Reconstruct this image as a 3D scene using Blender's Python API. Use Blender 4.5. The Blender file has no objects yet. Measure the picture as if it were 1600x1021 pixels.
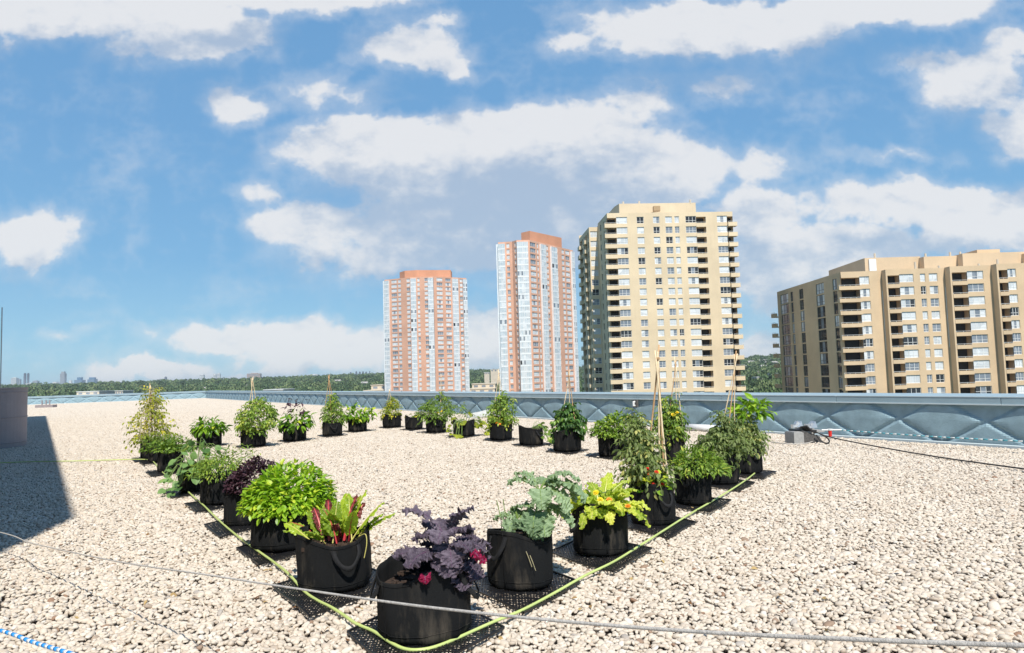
import bpy, math, random
import numpy as np
from mathutils import Vector, Matrix

random.seed(7)
rng = np.random.default_rng(7)
S = bpy.context.scene
R = math.radians
pi = math.pi

# ------------------------------------------------------------------ camera
FPX = 1120.0
H0 = 1.4
ROLL = math.atan(0.0298)
PITCH = math.atan(79.0 * math.cos(ROLL) / FPX)
F_ = Vector((0, math.cos(PITCH), math.sin(PITCH)))
R0 = Vector((1, 0, 0))
U0 = Vector((0, -math.sin(PITCH), math.cos(PITCH)))
CR = R0 * math.cos(ROLL) - U0 * math.sin(ROLL)
CU = R0 * math.sin(ROLL) + U0 * math.cos(ROLL)
cam_d = bpy.data.cameras.new('camera')
cam = bpy.data.objects.new('camera', cam_d)
S.collection.objects.link(cam)
cam.matrix_world = Matrix(((CR.x, CU.x, -F_.x, 0), (CR.y, CU.y, -F_.y, 0), (CR.z, CU.z, -F_.z, H0), (0, 0, 0, 1)))
cam_d.sensor_width = 36.0
cam_d.lens = 36.0 * FPX / 1600.0
cam_d.clip_start = 0.05
cam_d.clip_end = 30000
S.camera = cam

# ------------------------------------------------------------------ sun, exposure
SUN_EL, SUN_AZ = 52.0, 12.0          # azimuth: degrees to the right of straight behind the camera
to_sun = Vector((math.sin(R(SUN_AZ)) * math.cos(R(SUN_EL)), -math.cos(R(SUN_AZ)) * math.cos(R(SUN_EL)), math.sin(R(SUN_EL))))
sd = bpy.data.lights.new('sun', 'SUN')
sd.energy = 4.6
sd.angle = R(0.53)
sd.color = (1.0, 0.955, 0.88)
so = bpy.data.objects.new('sun', sd)
S.collection.objects.link(so)
so.rotation_euler = to_sun.to_track_quat('Z', 'Y').to_euler()
S.view_settings.view_transform = 'Standard'
S.view_settings.look = 'None'
S.view_settings.gamma = 1.0
S.view_settings.use_curve_mapping = False
S.view_settings.exposure = 0.19

# ------------------------------------------------------------------ pixel helpers (planning only: real points on the roof / on facades)
def ray(px, py):
    return F_ * FPX + CR * (px - 800.0) - CU * (py - 510.5)
def ground(px, py, z=0.0):
    d = ray(px, py); t = (z - H0) / d.z
    return Vector((d.x * t, d.y * t, z))
def at(px, py, Y):
    d = ray(px, py); t = Y / d.y
    return Vector((d.x * t, Y, H0 + d.z * t))
def slope(px, py):
    d = ray(px, py); return d.x / d.y

# ------------------------------------------------------------------ node helpers
class NT:
    def __init__(s, tree):
        s.t = tree; s.n = tree.nodes; s.l = tree.links
    def new(s, typ, **kw):
        n = s.n.new(typ)
        for k, v in kw.items(): setattr(n, k, v)
        return n
    def link(s, a, b): s.l.new(a, b)
    def put(s, sock, v):
        if isinstance(v, (int, float)): sock.default_value = v
        elif isinstance(v, (tuple, list)):
            sock.default_value = tuple(v) if len(v) == len(sock.default_value) else tuple(v) + (1.0,)
        else: s.l.new(v, sock)
    def math(s, op, a, b=None, c=None, clamp=False):
        n = s.n.new('ShaderNodeMath'); n.operation = op; n.use_clamp = clamp
        s.put(n.inputs[0], a)
        if b is not None: s.put(n.inputs[1], b)
        if c is not None: s.put(n.inputs[2], c)
        return n.outputs[0]
    def vmath(s, op, a, b=None):
        n = s.n.new('ShaderNodeVectorMath'); n.operation = op
        s.put(n.inputs[0], a)
        if b is not None: s.put(n.inputs[1], b)
        return n.outputs['Value'] if op in ('LENGTH', 'DISTANCE', 'DOT_PRODUCT') else n.outputs[0]
    def mix(s, f, a, b, mode='MIX'):
        n = s.n.new('ShaderNodeMix'); n.data_type = 'RGBA'; n.blend_type = mode
        s.put(n.inputs[0], f); s.put(n.inputs[6], a); s.put(n.inputs[7], b)
        return n.outputs[2]
    def noise(s, vec, scale, detail=4, rough=0.55, out=0):
        n = s.n.new('ShaderNodeTexNoise')
        if vec is not None: s.put(n.inputs['Vector'], vec)
        n.inputs['Scale'].default_value = scale; n.inputs['Detail'].default_value = detail
        n.inputs['Roughness'].default_value = rough
        return n.outputs[out]
    def ramp(s, f, stops):
        n = s.n.new('ShaderNodeValToRGB'); s.put(n.inputs[0], f)
        e = n.color_ramp.elements
        while len(e) > 1: e.remove(e[-1])
        e[0].position = stops[0][0]; e[0].color = tuple(stops[0][1]) + (1,)
        for p, c in stops[1:]:
            q = e.new(p); q.color = tuple(c) + (1,)
        return n.outputs[0]
    def maprange(s, v, a, b, c, d, mode='LINEAR'):
        n = s.n.new('ShaderNodeMapRange'); n.interpolation_type = mode
        s.put(n.inputs[0], v)
        for i, x in zip((1, 2, 3, 4), (a, b, c, d)): n.inputs[i].default_value = x
        return n.outputs[0]

def mat(name):
    m = bpy.data.materials.new(name); m.use_nodes = True
    t = NT(m.node_tree)
    b = m.node_tree.nodes['Principled BSDF']
    return m, t, b

# ------------------------------------------------------------------ world: Nishita sky with cumulus clouds
W = bpy.data.worlds.new('World'); S.world = W; W.use_nodes = True
w = NT(W.node_tree)
bg = W.node_tree.nodes['Background']
sky = w.new('ShaderNodeTexSky', sky_type='NISHITA', sun_disc=False)
sky.sun_elevation = R(SUN_EL); sky.sun_rotation = R(180 - SUN_AZ)
sky.altitude = 200; sky.air_density = 1.0; sky.dust_density = 0.35; sky.ozone_density = 2.2
bg.inputs['Strength'].default_value = 0.12

cg = bpy.data.node_groups.new('cloud_density', 'ShaderNodeTree')
cg.interface.new_socket('V', in_out='INPUT', socket_type='NodeSocketVector')
cg.interface.new_socket('D', in_out='OUTPUT', socket_type='NodeSocketFloat')
g = NT(cg)
gi = g.new('NodeGroupInput'); go = g.new('NodeGroupOutput')
wn = g.noise(gi.outputs[0], 7.0, 3, 0.5, out=1)
wv = g.vmath('MULTIPLY', g.vmath('SUBTRACT', wn, (0.5, 0.5, 0.5)), (0.075, 0.05, 0.0))
wn2 = g.noise(gi.outputs[0], 24.0, 4, 0.55, out=1)
wv2 = g.vmath('MULTIPLY', g.vmath('SUBTRACT', wn2, (0.5, 0.5, 0.5)), (0.045, 0.04, 0.0))
P = g.vmath('ADD', g.vmath('ADD', gi.outputs[0], wv), wv2)
# px, py, rx, ry, weight
BLOBS = [(110, 12, 300, 50, 1), (300, 55, 150, 52, 1), (470, -10, 270, 38, .9), (640, 72, 105, 42, .85), (705, 100, 34, 28, .7),
         (370, 165, 75, 34, .75), (510, 140, 130, 44, .5), (5, 70, 50, 26, .5), (620, 185, 120, 20, .45),
         (560, 225, 165, 52, .95), (860, 205, 190, 62, 1), (770, 260, 330, 72, 1.05), (1050, 258, 125, 66, 1), (830, 330, 290, 60, 1), (640, 385, 210, 60, .8), (480, 350, 110, 42, .85),
         (410, 300, 60, 26, .55), (820, 395, 240, 50, .75), (1000, 150, 85, 50, .5), (1010, 345, 200, 55, .6),
         (1090, 42, 210, 56, 1.05), (1330, 12, 290, 40, 1), (1240, 55, 100, 32, .6), (890, 75, 60, 22, .5), (1130, 140, 80, 30, .45),
         (1520, 130, 105, 58, .95), (1590, 205, 80, 55, .95), (1440, 95, 70, 30, .6), (1590, 70, 70, 30, .6),
         (45, 372, 88, 50, 1), (400, 522, 190, 30, .9), (520, 545, 190, 44, .85), (235, 578, 130, 22, .9), (350, 590, 140, 16, .7),
         (1400, 318, 190, 44, .95), (1560, 345, 160, 62, 1), (1180, 330, 75, 48, .8), (1215, 420, 150, 75, .85), (1340, 395, 200, 50, .8), (1190, 545, 85, 42, .85),
         (760, 525, 110, 60, .85), (1000, 430, 120, 70, .4), (1400, 240, 110, 16, .4), (1180, 262, 90, 42, .55), (110, 515, 60, 12, .35), (690, 30, 70, 16, .5)]
acc = None
for (bx, by, rx, ry, wt) in BLOBS:
    d = ray(bx, by); c = (d.x / d.y, d.z / d.y, 0.0)
    q = g.vmath('MULTIPLY', g.vmath('SUBTRACT', P, c), (FPX / (rx * 1.18), FPX / (ry * 1.25), 0.0))
    v = g.maprange(g.vmath('LENGTH', q), 1.15, 0.0, 0.0, wt, 'SMOOTHSTEP')
    acc = v if acc is None else g.math('MAXIMUM', g.math('MULTIPLY_ADD', g.math('MINIMUM', acc, v), 0.35, g.math('MAXIMUM', acc, v)), 0.0)
fb0 = g.noise(g.vmath('MULTIPLY', gi.outputs[0], (1.0, 1.35, 1.0)), 8.0, 10, 0.60)
fbb = g.noise(g.vmath('MULTIPLY', gi.outputs[0], (1.0, 1.25, 1.0)), 17.0, 4, 0.5)
bil = g.math('ABSOLUTE', g.math('SUBTRACT', g.math('MULTIPLY', fbb, 2.0), 1.0))
fb = g.math('ADD', g.math('SUBTRACT', fb0, g.math('MULTIPLY', bil, 0.42)), 0.10)
dens = g.math('ADD', g.math('MULTIPLY', g.math('SUBTRACT', fb, 0.5), 1.15), acc)
g.link(dens, go.inputs[0])

tc = w.new('ShaderNodeTexCoord')
sp = w.new('ShaderNodeSeparateXYZ'); w.link(tc.outputs['Generated'], sp.inputs[0])
yy = w.math('MAXIMUM', w.math('ABSOLUTE', sp.outputs[1]), 0.08)
cb = w.new('ShaderNodeCombineXYZ')
w.link(w.math('DIVIDE', sp.outputs[0], yy), cb.inputs[0]); w.link(w.math('DIVIDE', sp.outputs[2], yy), cb.inputs[1])
def cden(off):
    n = w.new('ShaderNodeGroup'); n.node_tree = cg
    w.link(w.vmath('ADD', cb.outputs[0], off), n.inputs[0]); return n.outputs[0]
d0 = cden((0, 0, 0)); d1 = cden((0.012, 0.068, 0))
cover = w.math('MAXIMUM', w.math('MULTIPLY', w.maprange(d0, 0.25, 0.62, 0.0, 1.0, 'SMOOTHSTEP'), .93), w.maprange(d0, -0.02, 0.5, 0.0, .34, 'SMOOTHSTEP'))
lit = w.math('SUBTRACT', d1, 0.12)
fine = w.noise(w.vmath('MULTIPLY', cb.outputs[0], (1.0, 1.6, 1.0)), 22.0, 6, 0.6)
shade = w.maprange(w.math('ADD', w.math('MULTIPLY', lit, 0.85), w.math('MULTIPLY', w.math('SUBTRACT', fine, 0.5), 1.1)), 0.05, 0.85, 0.0, 1.0, 'SMOOTHSTEP')
cloudcol = w.mix(shade, (6.4, 6.35, 6.35, 1), (3.7, 4.2, 5.0, 1))
# sky colour: nishita, a little cleaner blue as in the photograph
skyc = w.mix(1.0, sky.outputs[0], (0.80, 1.22, 1.28, 1), 'MULTIPLY')
# thin veil near the horizon
elev = sp.outputs[2]
grad = w.ramp(w.math('MAXIMUM', elev, 0.0), [(0.0, (.275, .435, .56)), (0.06, (.225, .395, .55)), (0.16, (.155, .32, .515)), (0.32, (.128, .28, .49)), (0.52, (.115, .26, .47)), (0.75, (.035, .10, .24)), (1.0, (.025, .075, .20))])
skyc = w.mix(0.88, skyc, w.mix(1.0, grad, (10, 10, 10, 1), 'MULTIPLY'))
up = w.maprange(elev, -0.02, 0.01, 0.0, 1.0)
cov = w.math('MULTIPLY', w.math('MULTIPLY', cover, up), 0.93)
cov = w.math('MULTIPLY', cov, w.maprange(sp.outputs[1], -0.25, 0.1, 0.15, 1.0))
cov = w.math('MULTIPLY', cov, w.math('MULTIPLY_ADD', shade, -0.22, 1.0))
final = w.mix(cov, skyc, cloudcol)
w.link(final, bg.inputs[0])
W.cycles.sampling_method = 'MANUAL'; W.cycles.sample_map_resolution = 512

# ------------------------------------------------------------------ object helpers
COL = S.collection
def tag(o, label=None, cat=None, group=None, kind=None):
    if label: o['label'] = label
    if cat: o['category'] = cat
    if group: o['group'] = group
    if kind: o['kind'] = kind
    return o
def empty(name, loc, rz=0.0):
    o = bpy.data.objects.new(name, None); COL.objects.link(o)
    o.location = loc; o.rotation_euler = (0, 0, rz); o.empty_display_size = 0.1
    return o

class MB:
    """collects geometry for ONE mesh object"""
    def __init__(s):
        s.v = []; s.f = []; s.m = []; s.n = 0; s.tint = []
    def add(s, verts, faces, mi=0, tint=0.5):
        verts = np.asarray(verts, dtype=float).reshape(-1, 3)
        k = s.n; s.v.append(verts); s.n += len(verts)
        s.f.extend([tuple(i + k for i in f) for f in faces])
        s.m.extend([mi] * len(faces)); s.tint.append(np.full(len(verts), tint) if np.isscalar(tint) else np.asarray(tint))
    def box(s, a, b, mi=0, M=None, tint=0.5):
        x0, y0, z0 = a; x1, y1, z1 = b
        v = np.array([(x0, y0, z0), (x1, y0, z0), (x1, y1, z0), (x0, y1, z0), (x0, y0, z1), (x1, y0, z1), (x1, y1, z1), (x0, y1, z1)], float)
        if M is not None: v = xf(M, v)
        s.add(v, [(0, 3, 2, 1), (4, 5, 6, 7), (0, 1, 5, 4), (1, 2, 6, 5), (2, 3, 7, 6), (3, 0, 4, 7)], mi, tint)
    def quad(s, a, b, c, d, mi=0):
        s.add([a, b, c, d], [(0, 1, 2, 3)], mi)
    def tube(s, pts, r, n=6, mi=0, tint=0.5, cap=True):
        pts = [Vector(p) for p in pts]; N = len(pts)
        rs = [r] * N if np.isscalar(r) else list(r)
        vs = []; prev = None
        for i, p in enumerate(pts):
            t = (pts[min(i + 1, N - 1)] - pts[max(i - 1, 0)])
            if t.length < 1e-9: t = Vector((0, 0, 1))
            t.normalize()
            if prev is None:
                a = Vector((0, 0, 1)) if abs(t.z) < 0.9 else Vector((1, 0, 0))
                u = t.cross(a).normalized()
            else:
                u = prev - t * prev.dot(t)
                u = u.normalized() if u.length > 1e-6 else t.orthogonal().normalized()
            prev = u; vv = t.cross(u)
            for k in range(n):
                an = 2 * pi * k / n
                vs.append(tuple(p + (u * math.cos(an) + vv * math.sin(an)) * rs[i]))
        fs = [(i * n + k, i * n + (k + 1) % n, (i + 1) * n + (k + 1) % n, (i + 1) * n + k) for i in range(N - 1) for k in range(n)]
        if cap: fs += [tuple(range(n))[::-1], tuple((N - 1) * n + k for k in range(n))]
        s.add(vs, fs, mi, tint)
    def prism(s, poly, z0, z1, mi=0, mtop=None):
        n = len(poly)
        v = [(p[0], p[1], z0) for p in poly] + [(p[0], p[1], z1) for p in poly]
        s.add(v, [(i, (i + 1) % n, n + (i + 1) % n, n + i) for i in range(n)], mi)
        s.add([(p[0], p[1], z1) for p in poly], [tuple(range(n))], mi if mtop is None else mtop)
    def build(s, name, mats, parent=None, smooth=False):
        me = bpy.data.meshes.new(name)
        V = np.concatenate(s.v) if s.v else np.zeros((0, 3))
        me.from_pydata(V.tolist(), [], s.f)
        if not isinstance(mats, (list, tuple)): mats = [mats]
        for m in mats: me.materials.append(m)
        if len(mats) > 1: me.polygons.foreach_set('material_index', s.m)
        if smooth: me.polygons.foreach_set('use_smooth', [True] * len(s.f))
        at_ = me.attributes.new('tint', 'FLOAT', 'POINT')
        at_.data.foreach_set('value', np.concatenate(s.tint).astype(np.float32))
        me.update()
        o = bpy.data.objects.new(name, me); COL.objects.link(o)
        if parent is not None: o.parent = parent
        return o
def xf(M, v):
    A = np.array(M)
    return np.asarray(v, float) @ A[:3, :3].T + A[:3, 3]
def joined(name, pid_mesh):
    return None

# ------------------------------------------------------------------ materials
def simple(name, col, rough=0.8, metal=0.0, var=0.0, vscale=5.0, bump=0.0, bscale=40.0, spec=0.5):
    m, t, b = mat(name)
    b.inputs['Roughness'].default_value = rough; b.inputs['Metallic'].default_value = metal
    b.inputs['Specular IOR Level'].default_value = spec
    geo = t.new('ShaderNodeNewGeometry')
    if var:
        n = t.noise(geo.outputs['Position'], vscale, 5, 0.6)
        c2 = tuple(max(0, x * (1 - var)) for x in col); c3 = tuple(min(1, x * (1 + var)) for x in col)
        t.link(t.ramp(n, [(0.3, c2), (0.7, c3)]), b.inputs['Base Color'])
    else: b.inputs['Base Color'].default_value = tuple(col) + (1,)
    if bump:
        n = t.noise(geo.outputs['Position'], bscale, 4, 0.6)
        bn = t.new('ShaderNodeBump'); bn.inputs['Strength'].default_value = bump; bn.inputs['Distance'].default_value = 0.01
        t.link(n, bn.inputs['Height']); t.link(bn.outputs[0], b.inputs['Normal'])
    return m

def leafmat(name, dark, light, yellow=None, rough=0.5, trans=0.3, spec=0.4):
    m, t, b = mat(name)
    a = t.new('ShaderNodeAttribute'); a.attribute_name = 'tint'
    geo = t.new('ShaderNodeNewGeometry')
    n = t.noise(geo.outputs['Position'], 30, 3, 0.6)
    f = t.math('ADD', a.outputs['Fac'], t.math('MULTIPLY', t.math('SUBTRACT', n, 0.5), 0.5))
    st = [(0.1, dark), (0.8, light)]
    if yellow: st.append((0.97, yellow))
    c = t.ramp(f, st)
    t.link(c, b.inputs['Base Color'])
    b.inputs['Roughness'].default_value = rough; b.inputs['Specular IOR Level'].default_value = spec
    tr = t.new('ShaderNodeBsdfTranslucent')
    t.link(t.mix(1.0, c, (1.5, 1.45, 0.5, 1), 'MULTIPLY'), tr.inputs[0])
    mx = t.new('ShaderNodeMixShader'); mx.inputs[0].default_value = trans
    t.link(b.outputs[0], mx.inputs[1]); t.link(tr.outputs[0], mx.inputs[2])
    t.link(mx.outputs[0], m.node_tree.nodes['Material Output'].inputs[0])
    return m

def gravel_mat():
    m, t, b = mat('river_stone')
    a = t.new('ShaderNodeAttribute'); a.attribute_name = 'tint'
    geo = t.new('ShaderNodeNewGeometry')
    big = t.math('ADD', t.math('MULTIPLY', t.noise(geo.outputs['Position'], 0.45, 3, 0.6), .6), t.math('MULTIPLY', t.noise(geo.outputs['Position'], 2.3, 3, 0.6), .4))
    f = t.math('ADD', a.outputs['Fac'], t.math('MULTIPLY', t.math('SUBTRACT', big, 0.5), 0.55))
    c = t.ramp(f, [(0.0, (0.28, 0.16, 0.10)), (0.05, (0.34, 0.255, 0.185)), (0.12, (0.52, 0.435, 0.345)), (0.45, (0.655, 0.57, 0.465)),
                   (0.8, (0.735, 0.655, 0.55)), (0.95, (0.79, 0.735, 0.65)), (1.0, (0.38, 0.345, 0.31))])
    sm = t.noise(geo.outputs['Position'], 90, 4, 0.65)
    c = t.mix(t.maprange(sm, 0.35, 0.75, 0.0, 0.30), c, (0.42, 0.33, 0.24, 1))
    t.link(c, b.inputs['Base Color'])
    b.inputs['Roughness'].default_value = 0.75
    bn = t.new('ShaderNodeBump'); bn.inputs['Strength'].default_value = 0.25; bn.inputs['Distance'].default_value = 0.003
    t.link(sm, bn.inputs['Height']); t.link(bn.outputs[0], b.inputs['Normal'])
    return m

def bag_mat():
    m, t, b = mat('black_felt')
    tcn = t.new('ShaderNodeTexCoord'); oi = t.new('ShaderNodeObjectInfo')
    vec = t.vmath('ADD', tcn.outputs['Object'], t.vmath('MULTIPLY', (1, 1, 1), oi.outputs['Location']))
    st = t.noise(t.vmath('MULTIPLY', vec, (9, 9, 2.2)), 1.0, 6, 0.65)
    gr = t.noise(vec, 420, 2, 0.6)
    base = t.ramp(gr, [(0.3, (0.007, 0.0075, 0.008)), (0.75, (0.020, 0.0205, 0.021))])
    sep = t.new('ShaderNodeSeparateXYZ'); t.link(tcn.outputs['Object'], sep.inputs[0])
    low = t.maprange(sep.outputs[2], 0.02, 0.26, 1.0, 0.25)
    dust = t.math('MULTIPLY', t.maprange(st, 0.52, 0.78, 0.0, 0.6), low)
    c = t.mix(dust, base, (0.20, 0.165, 0.125, 1))
    t.link(c, b.inputs['Base Color']); b.inputs['Roughness'].default_value = 0.92
    b.inputs['Specular IOR Level'].default_value = 0.15
    b.inputs['Sheen Weight'].default_value = 0.0
    bn = t.new('ShaderNodeBump'); bn.inputs['Strength'].default_value = 0.35; bn.inputs['Distance'].default_value = 0.004
    t.link(gr, bn.inputs['Height']); t.link(bn.outputs[0], b.inputs['Normal'])
    return m

M = {}
M['stone'] = gravel_mat()
M['roofing'] = simple('roof_membrane_under_stones', (0.12, 0.095, 0.075), 0.95, var=0.3, vscale=30)
M['bag'] = bag_mat()
M['strap'] = simple('black_strap', (0.010, 0.010, 0.011), 0.85, var=0.3, vscale=60, bump=0.3, bscale=300)
M['mat'] = simple('black_rubber', (0.012, 0.012, 0.014), 0.45, var=0.3, vscale=40)
M['soil'] = simple('potting_soil', (0.05, 0.03, 0.02), 0.95, var=0.6, vscale=60, bump=0.8, bscale=80)
M['bamboo'] = simple('bamboo', (0.78, 0.62, 0.40), 0.6, var=0.25, vscale=14)
M['bamboo_dark'] = simple('bamboo_dark', (0.55, 0.34, 0.17), 0.6, var=0.25, vscale=14)
M['hose'] = simple('yellow_green_hose', (0.56, 0.66, 0.22), 0.45, var=0.10, vscale=8)
M['rope'] = simple('grey_rope', (0.50, 0.475, 0.44), 0.85, var=0.2, vscale=60, bump=0.5, bscale=150)
M['rope_white'] = simple('white_rope', (0.75, 0.78, 0.76), 0.8)
M['rope_blue'] = simple('blue_rope', (0.03, 0.30, 0.75), 0.6)
M['rope_teal'] = simple('teal_rope', (0.08, 0.36, 0.42), 0.6)
M['cable'] = simple('black_cable', (0.03, 0.028, 0.027), 0.6)
M['wire_thin'] = simple('dark_wire', (0.04, 0.035, 0.03), 0.6)
M['concrete'] = simple('grey_concrete', (0.36, 0.355, 0.34), 0.9, var=0.15, vscale=20, bump=0.4, bscale=60)
M['darkblock'] = simple('dark_grey_block', (0.10, 0.095, 0.09), 0.9, var=0.4, vscale=30, bump=0.5, bscale=60)
M['steel'] = simple('galvanised_steel', (0.6, 0.62, 0.63), 0.35, 0.7)
M['red'] = simple('red_plastic', (0.70, 0.03, 0.02), 0.4)
M['white_plastic'] = simple('white_plastic', (0.8, 0.8, 0.78), 0.45)
M['tank'] = simple('brown_grey_painted_metal', (0.33, 0.28, 0.28), 0.75, var=0.07, vscale=3, bump=0.2, bscale=90)
M['stucco'] = simple('dark_grey_cladding', (0.13, 0.13, 0.135), 0.9, var=0.1, vscale=3)
M['membrane'] = simple('blue_grey_membrane', (0.305, 0.435, 0.49), 0.7, var=0.12, vscale=6, bump=0.5, bscale=35)
M['coping'] = simple('blue_grey_metal_coping', (0.32, 0.43, 0.48), 0.45, var=0.06, vscale=3)
M['edge'] = simple('pale_metal_edge', (0.60, 0.68, 0.70), 0.4, var=0.05)

# leaves
L = {}
L['kale_purple'] = leafmat('purple_kale_leaf', (0.030, 0.020, 0.036), (0.165, 0.130, 0.170), rough=0.6, trans=0.12)
L['kale_red'] = leafmat('magenta_kale_leaf', (0.12, 0.008, 0.03), (0.55, 0.03, 0.13), rough=0.5, trans=0.2)
L['kale_green'] = leafmat('blue_green_kale_leaf', (0.09, 0.18, 0.075), (0.37, 0.48, 0.28), rough=0.55, trans=0.2)
L['chard'] = leafmat('chard_leaf', (0.06, 0.15, 0.012), (0.44, 0.58, 0.05), rough=0.35, trans=0.35)
L['chard_stem'] = simple('red_chard_rib', (0.55, 0.05, 0.06), 0.4)
L['chard_yellow'] = simple('yellow_chard_rib', (0.62, 0.55, 0.16), 0.4)
L['bright'] = leafmat('bright_green_leaf', (0.06, 0.17, 0.008), (0.33, 0.54, 0.035), (0.58, 0.66, 0.06), rough=0.4, trans=0.3)
L['basil_purple'] = leafmat('purple_basil_leaf', (0.018, 0.007, 0.012), (0.10, 0.045, 0.06), rough=0.45, trans=0.1)
L['mid'] = leafmat('mid_green_leaf', (0.04, 0.10, 0.012), (0.25, 0.39, 0.05), (0.46, 0.52, 0.08), rough=0.45, trans=0.25)
L['deep'] = leafmat('deep_green_leaf', (0.018, 0.055, 0.013), (0.10, 0.22, 0.04), (0.22, 0.36, 0.06), rough=0.4, trans=0.22)
L['sage'] = leafmat('grey_green_leaf', (0.08, 0.12, 0.035), (0.32, 0.39, 0.14), (0.50, 0.48, 0.16), rough=0.6, trans=0.25)
L['yellowgreen'] = leafmat('yellow_green_leaf', (0.14, 0.20, 0.015), (0.46, 0.50, 0.05), (0.70, 0.62, 0.06), rough=0.45, trans=0.35)
L['lettuce'] = leafmat('lettuce_leaf', (0.22, 0.36, 0.03), (0.62, 0.70, 0.10), (0.78, 0.78, 0.20), rough=0.4, trans=0.4)
L['squash'] = leafmat('squash_leaf', (0.05, 0.13, 0.03), (0.24, 0.40, 0.13), (0.52, 0.56, 0.14), rough=0.55, trans=0.25)
L['stem'] = simple('green_stem', (0.20, 0.30, 0.07), 0.6, var=0.3, vscale=20)
L['stem_dry'] = simple('pale_dry_stem', (0.48, 0.42, 0.24), 0.7, var=0.2, vscale=20)
L['stem_purple'] = simple('purple_stem', (0.13, 0.07, 0.12), 0.6)
L['orange'] = simple('orange_petal', (0.90, 0.33, 0.02), 0.5)
L['yellow'] = simple('yellow_petal', (0.90, 0.68, 0.02), 0.5)
L['redfl'] = simple('red_petal', (0.75, 0.05, 0.02), 0.5)
L['tomato'] = simple('ripe_tomato', (0.75, 0.12, 0.02), 0.25)

# ------------------------------------------------------------------ instancing of counted-out-of-reach stuff (gravel, woodland) inside ONE object
def stuff_modifier(o, K):
    ng = bpy.data.node_groups.new(o.name + '_scatter', 'GeometryNodeTree')
    ng.interface.new_socket('Geometry', in_out='INPUT', socket_type='NodeSocketGeometry')
    ng.interface.new_socket('Geometry', in_out='OUTPUT', socket_type='NodeSocketGeometry')
    n = ng.nodes; l = ng.links
    gi = n.new('NodeGroupInput'); go = n.new('NodeGroupOutput')
    def attr(name, typ):
        a = n.new('GeometryNodeInputNamedAttribute'); a.data_type = typ; a.inputs['Name'].default_value = name
        return a.outputs['Attribute']
    def eq(k):
        c = n.new('FunctionNodeCompare'); c.data_type = 'INT'; c.operation = 'EQUAL'
        l.new(attr('pid', 'INT'), c.inputs[2]); c.inputs[3].default_value = k
        s = n.new('GeometryNodeSeparateGeometry'); s.domain = 'POINT'
        l.new(gi.outputs[0], s.inputs[0]); l.new(c.outputs[0], s.inputs[1])
        return s.outputs[0]
    j = n.new('GeometryNodeJoinGeometry')
    for k in range(K):
        t = n.new('GeometryNodeGeometryToInstance'); l.new(eq(k), t.inputs[0]); l.new(t.outputs[0], j.inputs[0])
    ip = n.new('GeometryNodeInstanceOnPoints')
    l.new(eq(-1), ip.inputs['Points']); l.new(j.outputs[0], ip.inputs['Instance'])
    ip.inputs['Pick Instance'].default_value = True
    l.new(attr('pick', 'INT'), ip.inputs['Instance Index'])
    cx = n.new('ShaderNodeCombineXYZ'); l.new(attr('rot', 'FLOAT'), cx.inputs[2])
    l.new(cx.outputs[0], ip.inputs['Rotation'])
    l.new(attr('scl', 'FLOAT_VECTOR'), ip.inputs['Scale'])
    l.new(ip.outputs[0], go.inputs[0])
    md = o.modifiers.new('scatter', 'NODES'); md.node_group = ng
def scatter_object(name, protos, pts, pick, rot, scl, mats, smooth=True):
    """protos: list of (verts, faces ndarray (n,k), tint per vert, material index)"""
    V = []; Fc = []; T = []; PID = []; MI = []; k = 0
    for i, (v, f, t, mi) in enumerate(protos):
        V.append(v); Fc.append(np.asarray(f) + k); T.append(t); PID.append(np.full(len(v), i)); MI.append(np.full(len(f), mi)); k += len(v)
    nv = k; V.append(pts); T.append(np.zeros(len(pts))); PID.append(np.full(len(pts), -1))
    V = np.concatenate(V); T = np.concatenate(T); PID = np.concatenate(PID)
    n = len(V)
    me = bpy.data.meshes.new(name)
    me.vertices.add(n); me.vertices.foreach_set('co', V.astype(np.float32).ravel())
    tot = sum(len(f) for f in Fc); loops = np.concatenate([f.ravel() for f in Fc])
    sizes = np.concatenate([np.full(len(f), f.shape[1]) for f in Fc])
    me.loops.add(len(loops)); me.loops.foreach_set('vertex_index', loops.astype(np.int32))
    me.polygons.add(tot)
    starts = np.concatenate([[0], np.cumsum(sizes)[:-1]])
    me.polygons.foreach_set('loop_start', starts.astype(np.int32))
    me.polygons.foreach_set('material_index', np.concatenate(MI).astype(np.int32))
    for m in mats: me.materials.append(m)
    def attr(nm, typ, arr):
        a = me.attributes.new(nm, typ, 'POINT')
        a.data.foreach_set('vector' if typ == 'FLOAT_VECTOR' else 'value', arr.ravel())
    attr('tint', 'FLOAT', T.astype(np.float32)); attr('pid', 'INT', PID.astype(np.int32))
    z = np.zeros(nv)
    attr('pick', 'INT', np.concatenate([z, pick]).astype(np.int32)); attr('rot', 'FLOAT', np.concatenate([z, rot]).astype(np.float32))
    attr('scl', 'FLOAT_VECTOR', np.concatenate([np.ones((nv, 3)), scl]).astype(np.float32))
    me.update(calc_edges=True); me.validate()
    if smooth: me.polygons.foreach_set('use_smooth', np.ones(len(me.polygons), bool))
    o = bpy.data.objects.new(name, me); COL.objects.link(o)
    stuff_modifier(o, len(protos))
    return o

# icosphere template
def ico(sub):
    import bmesh
    bm = bmesh.new(); bmesh.ops.create_icosphere(bm, subdivisions=sub, radius=1.0)
    v = np.array([x.co[:] for x in bm.verts]); f = np.array([[q.index for q in p.verts] for p in bm.faces]); bm.free()
    return v, f

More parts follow.
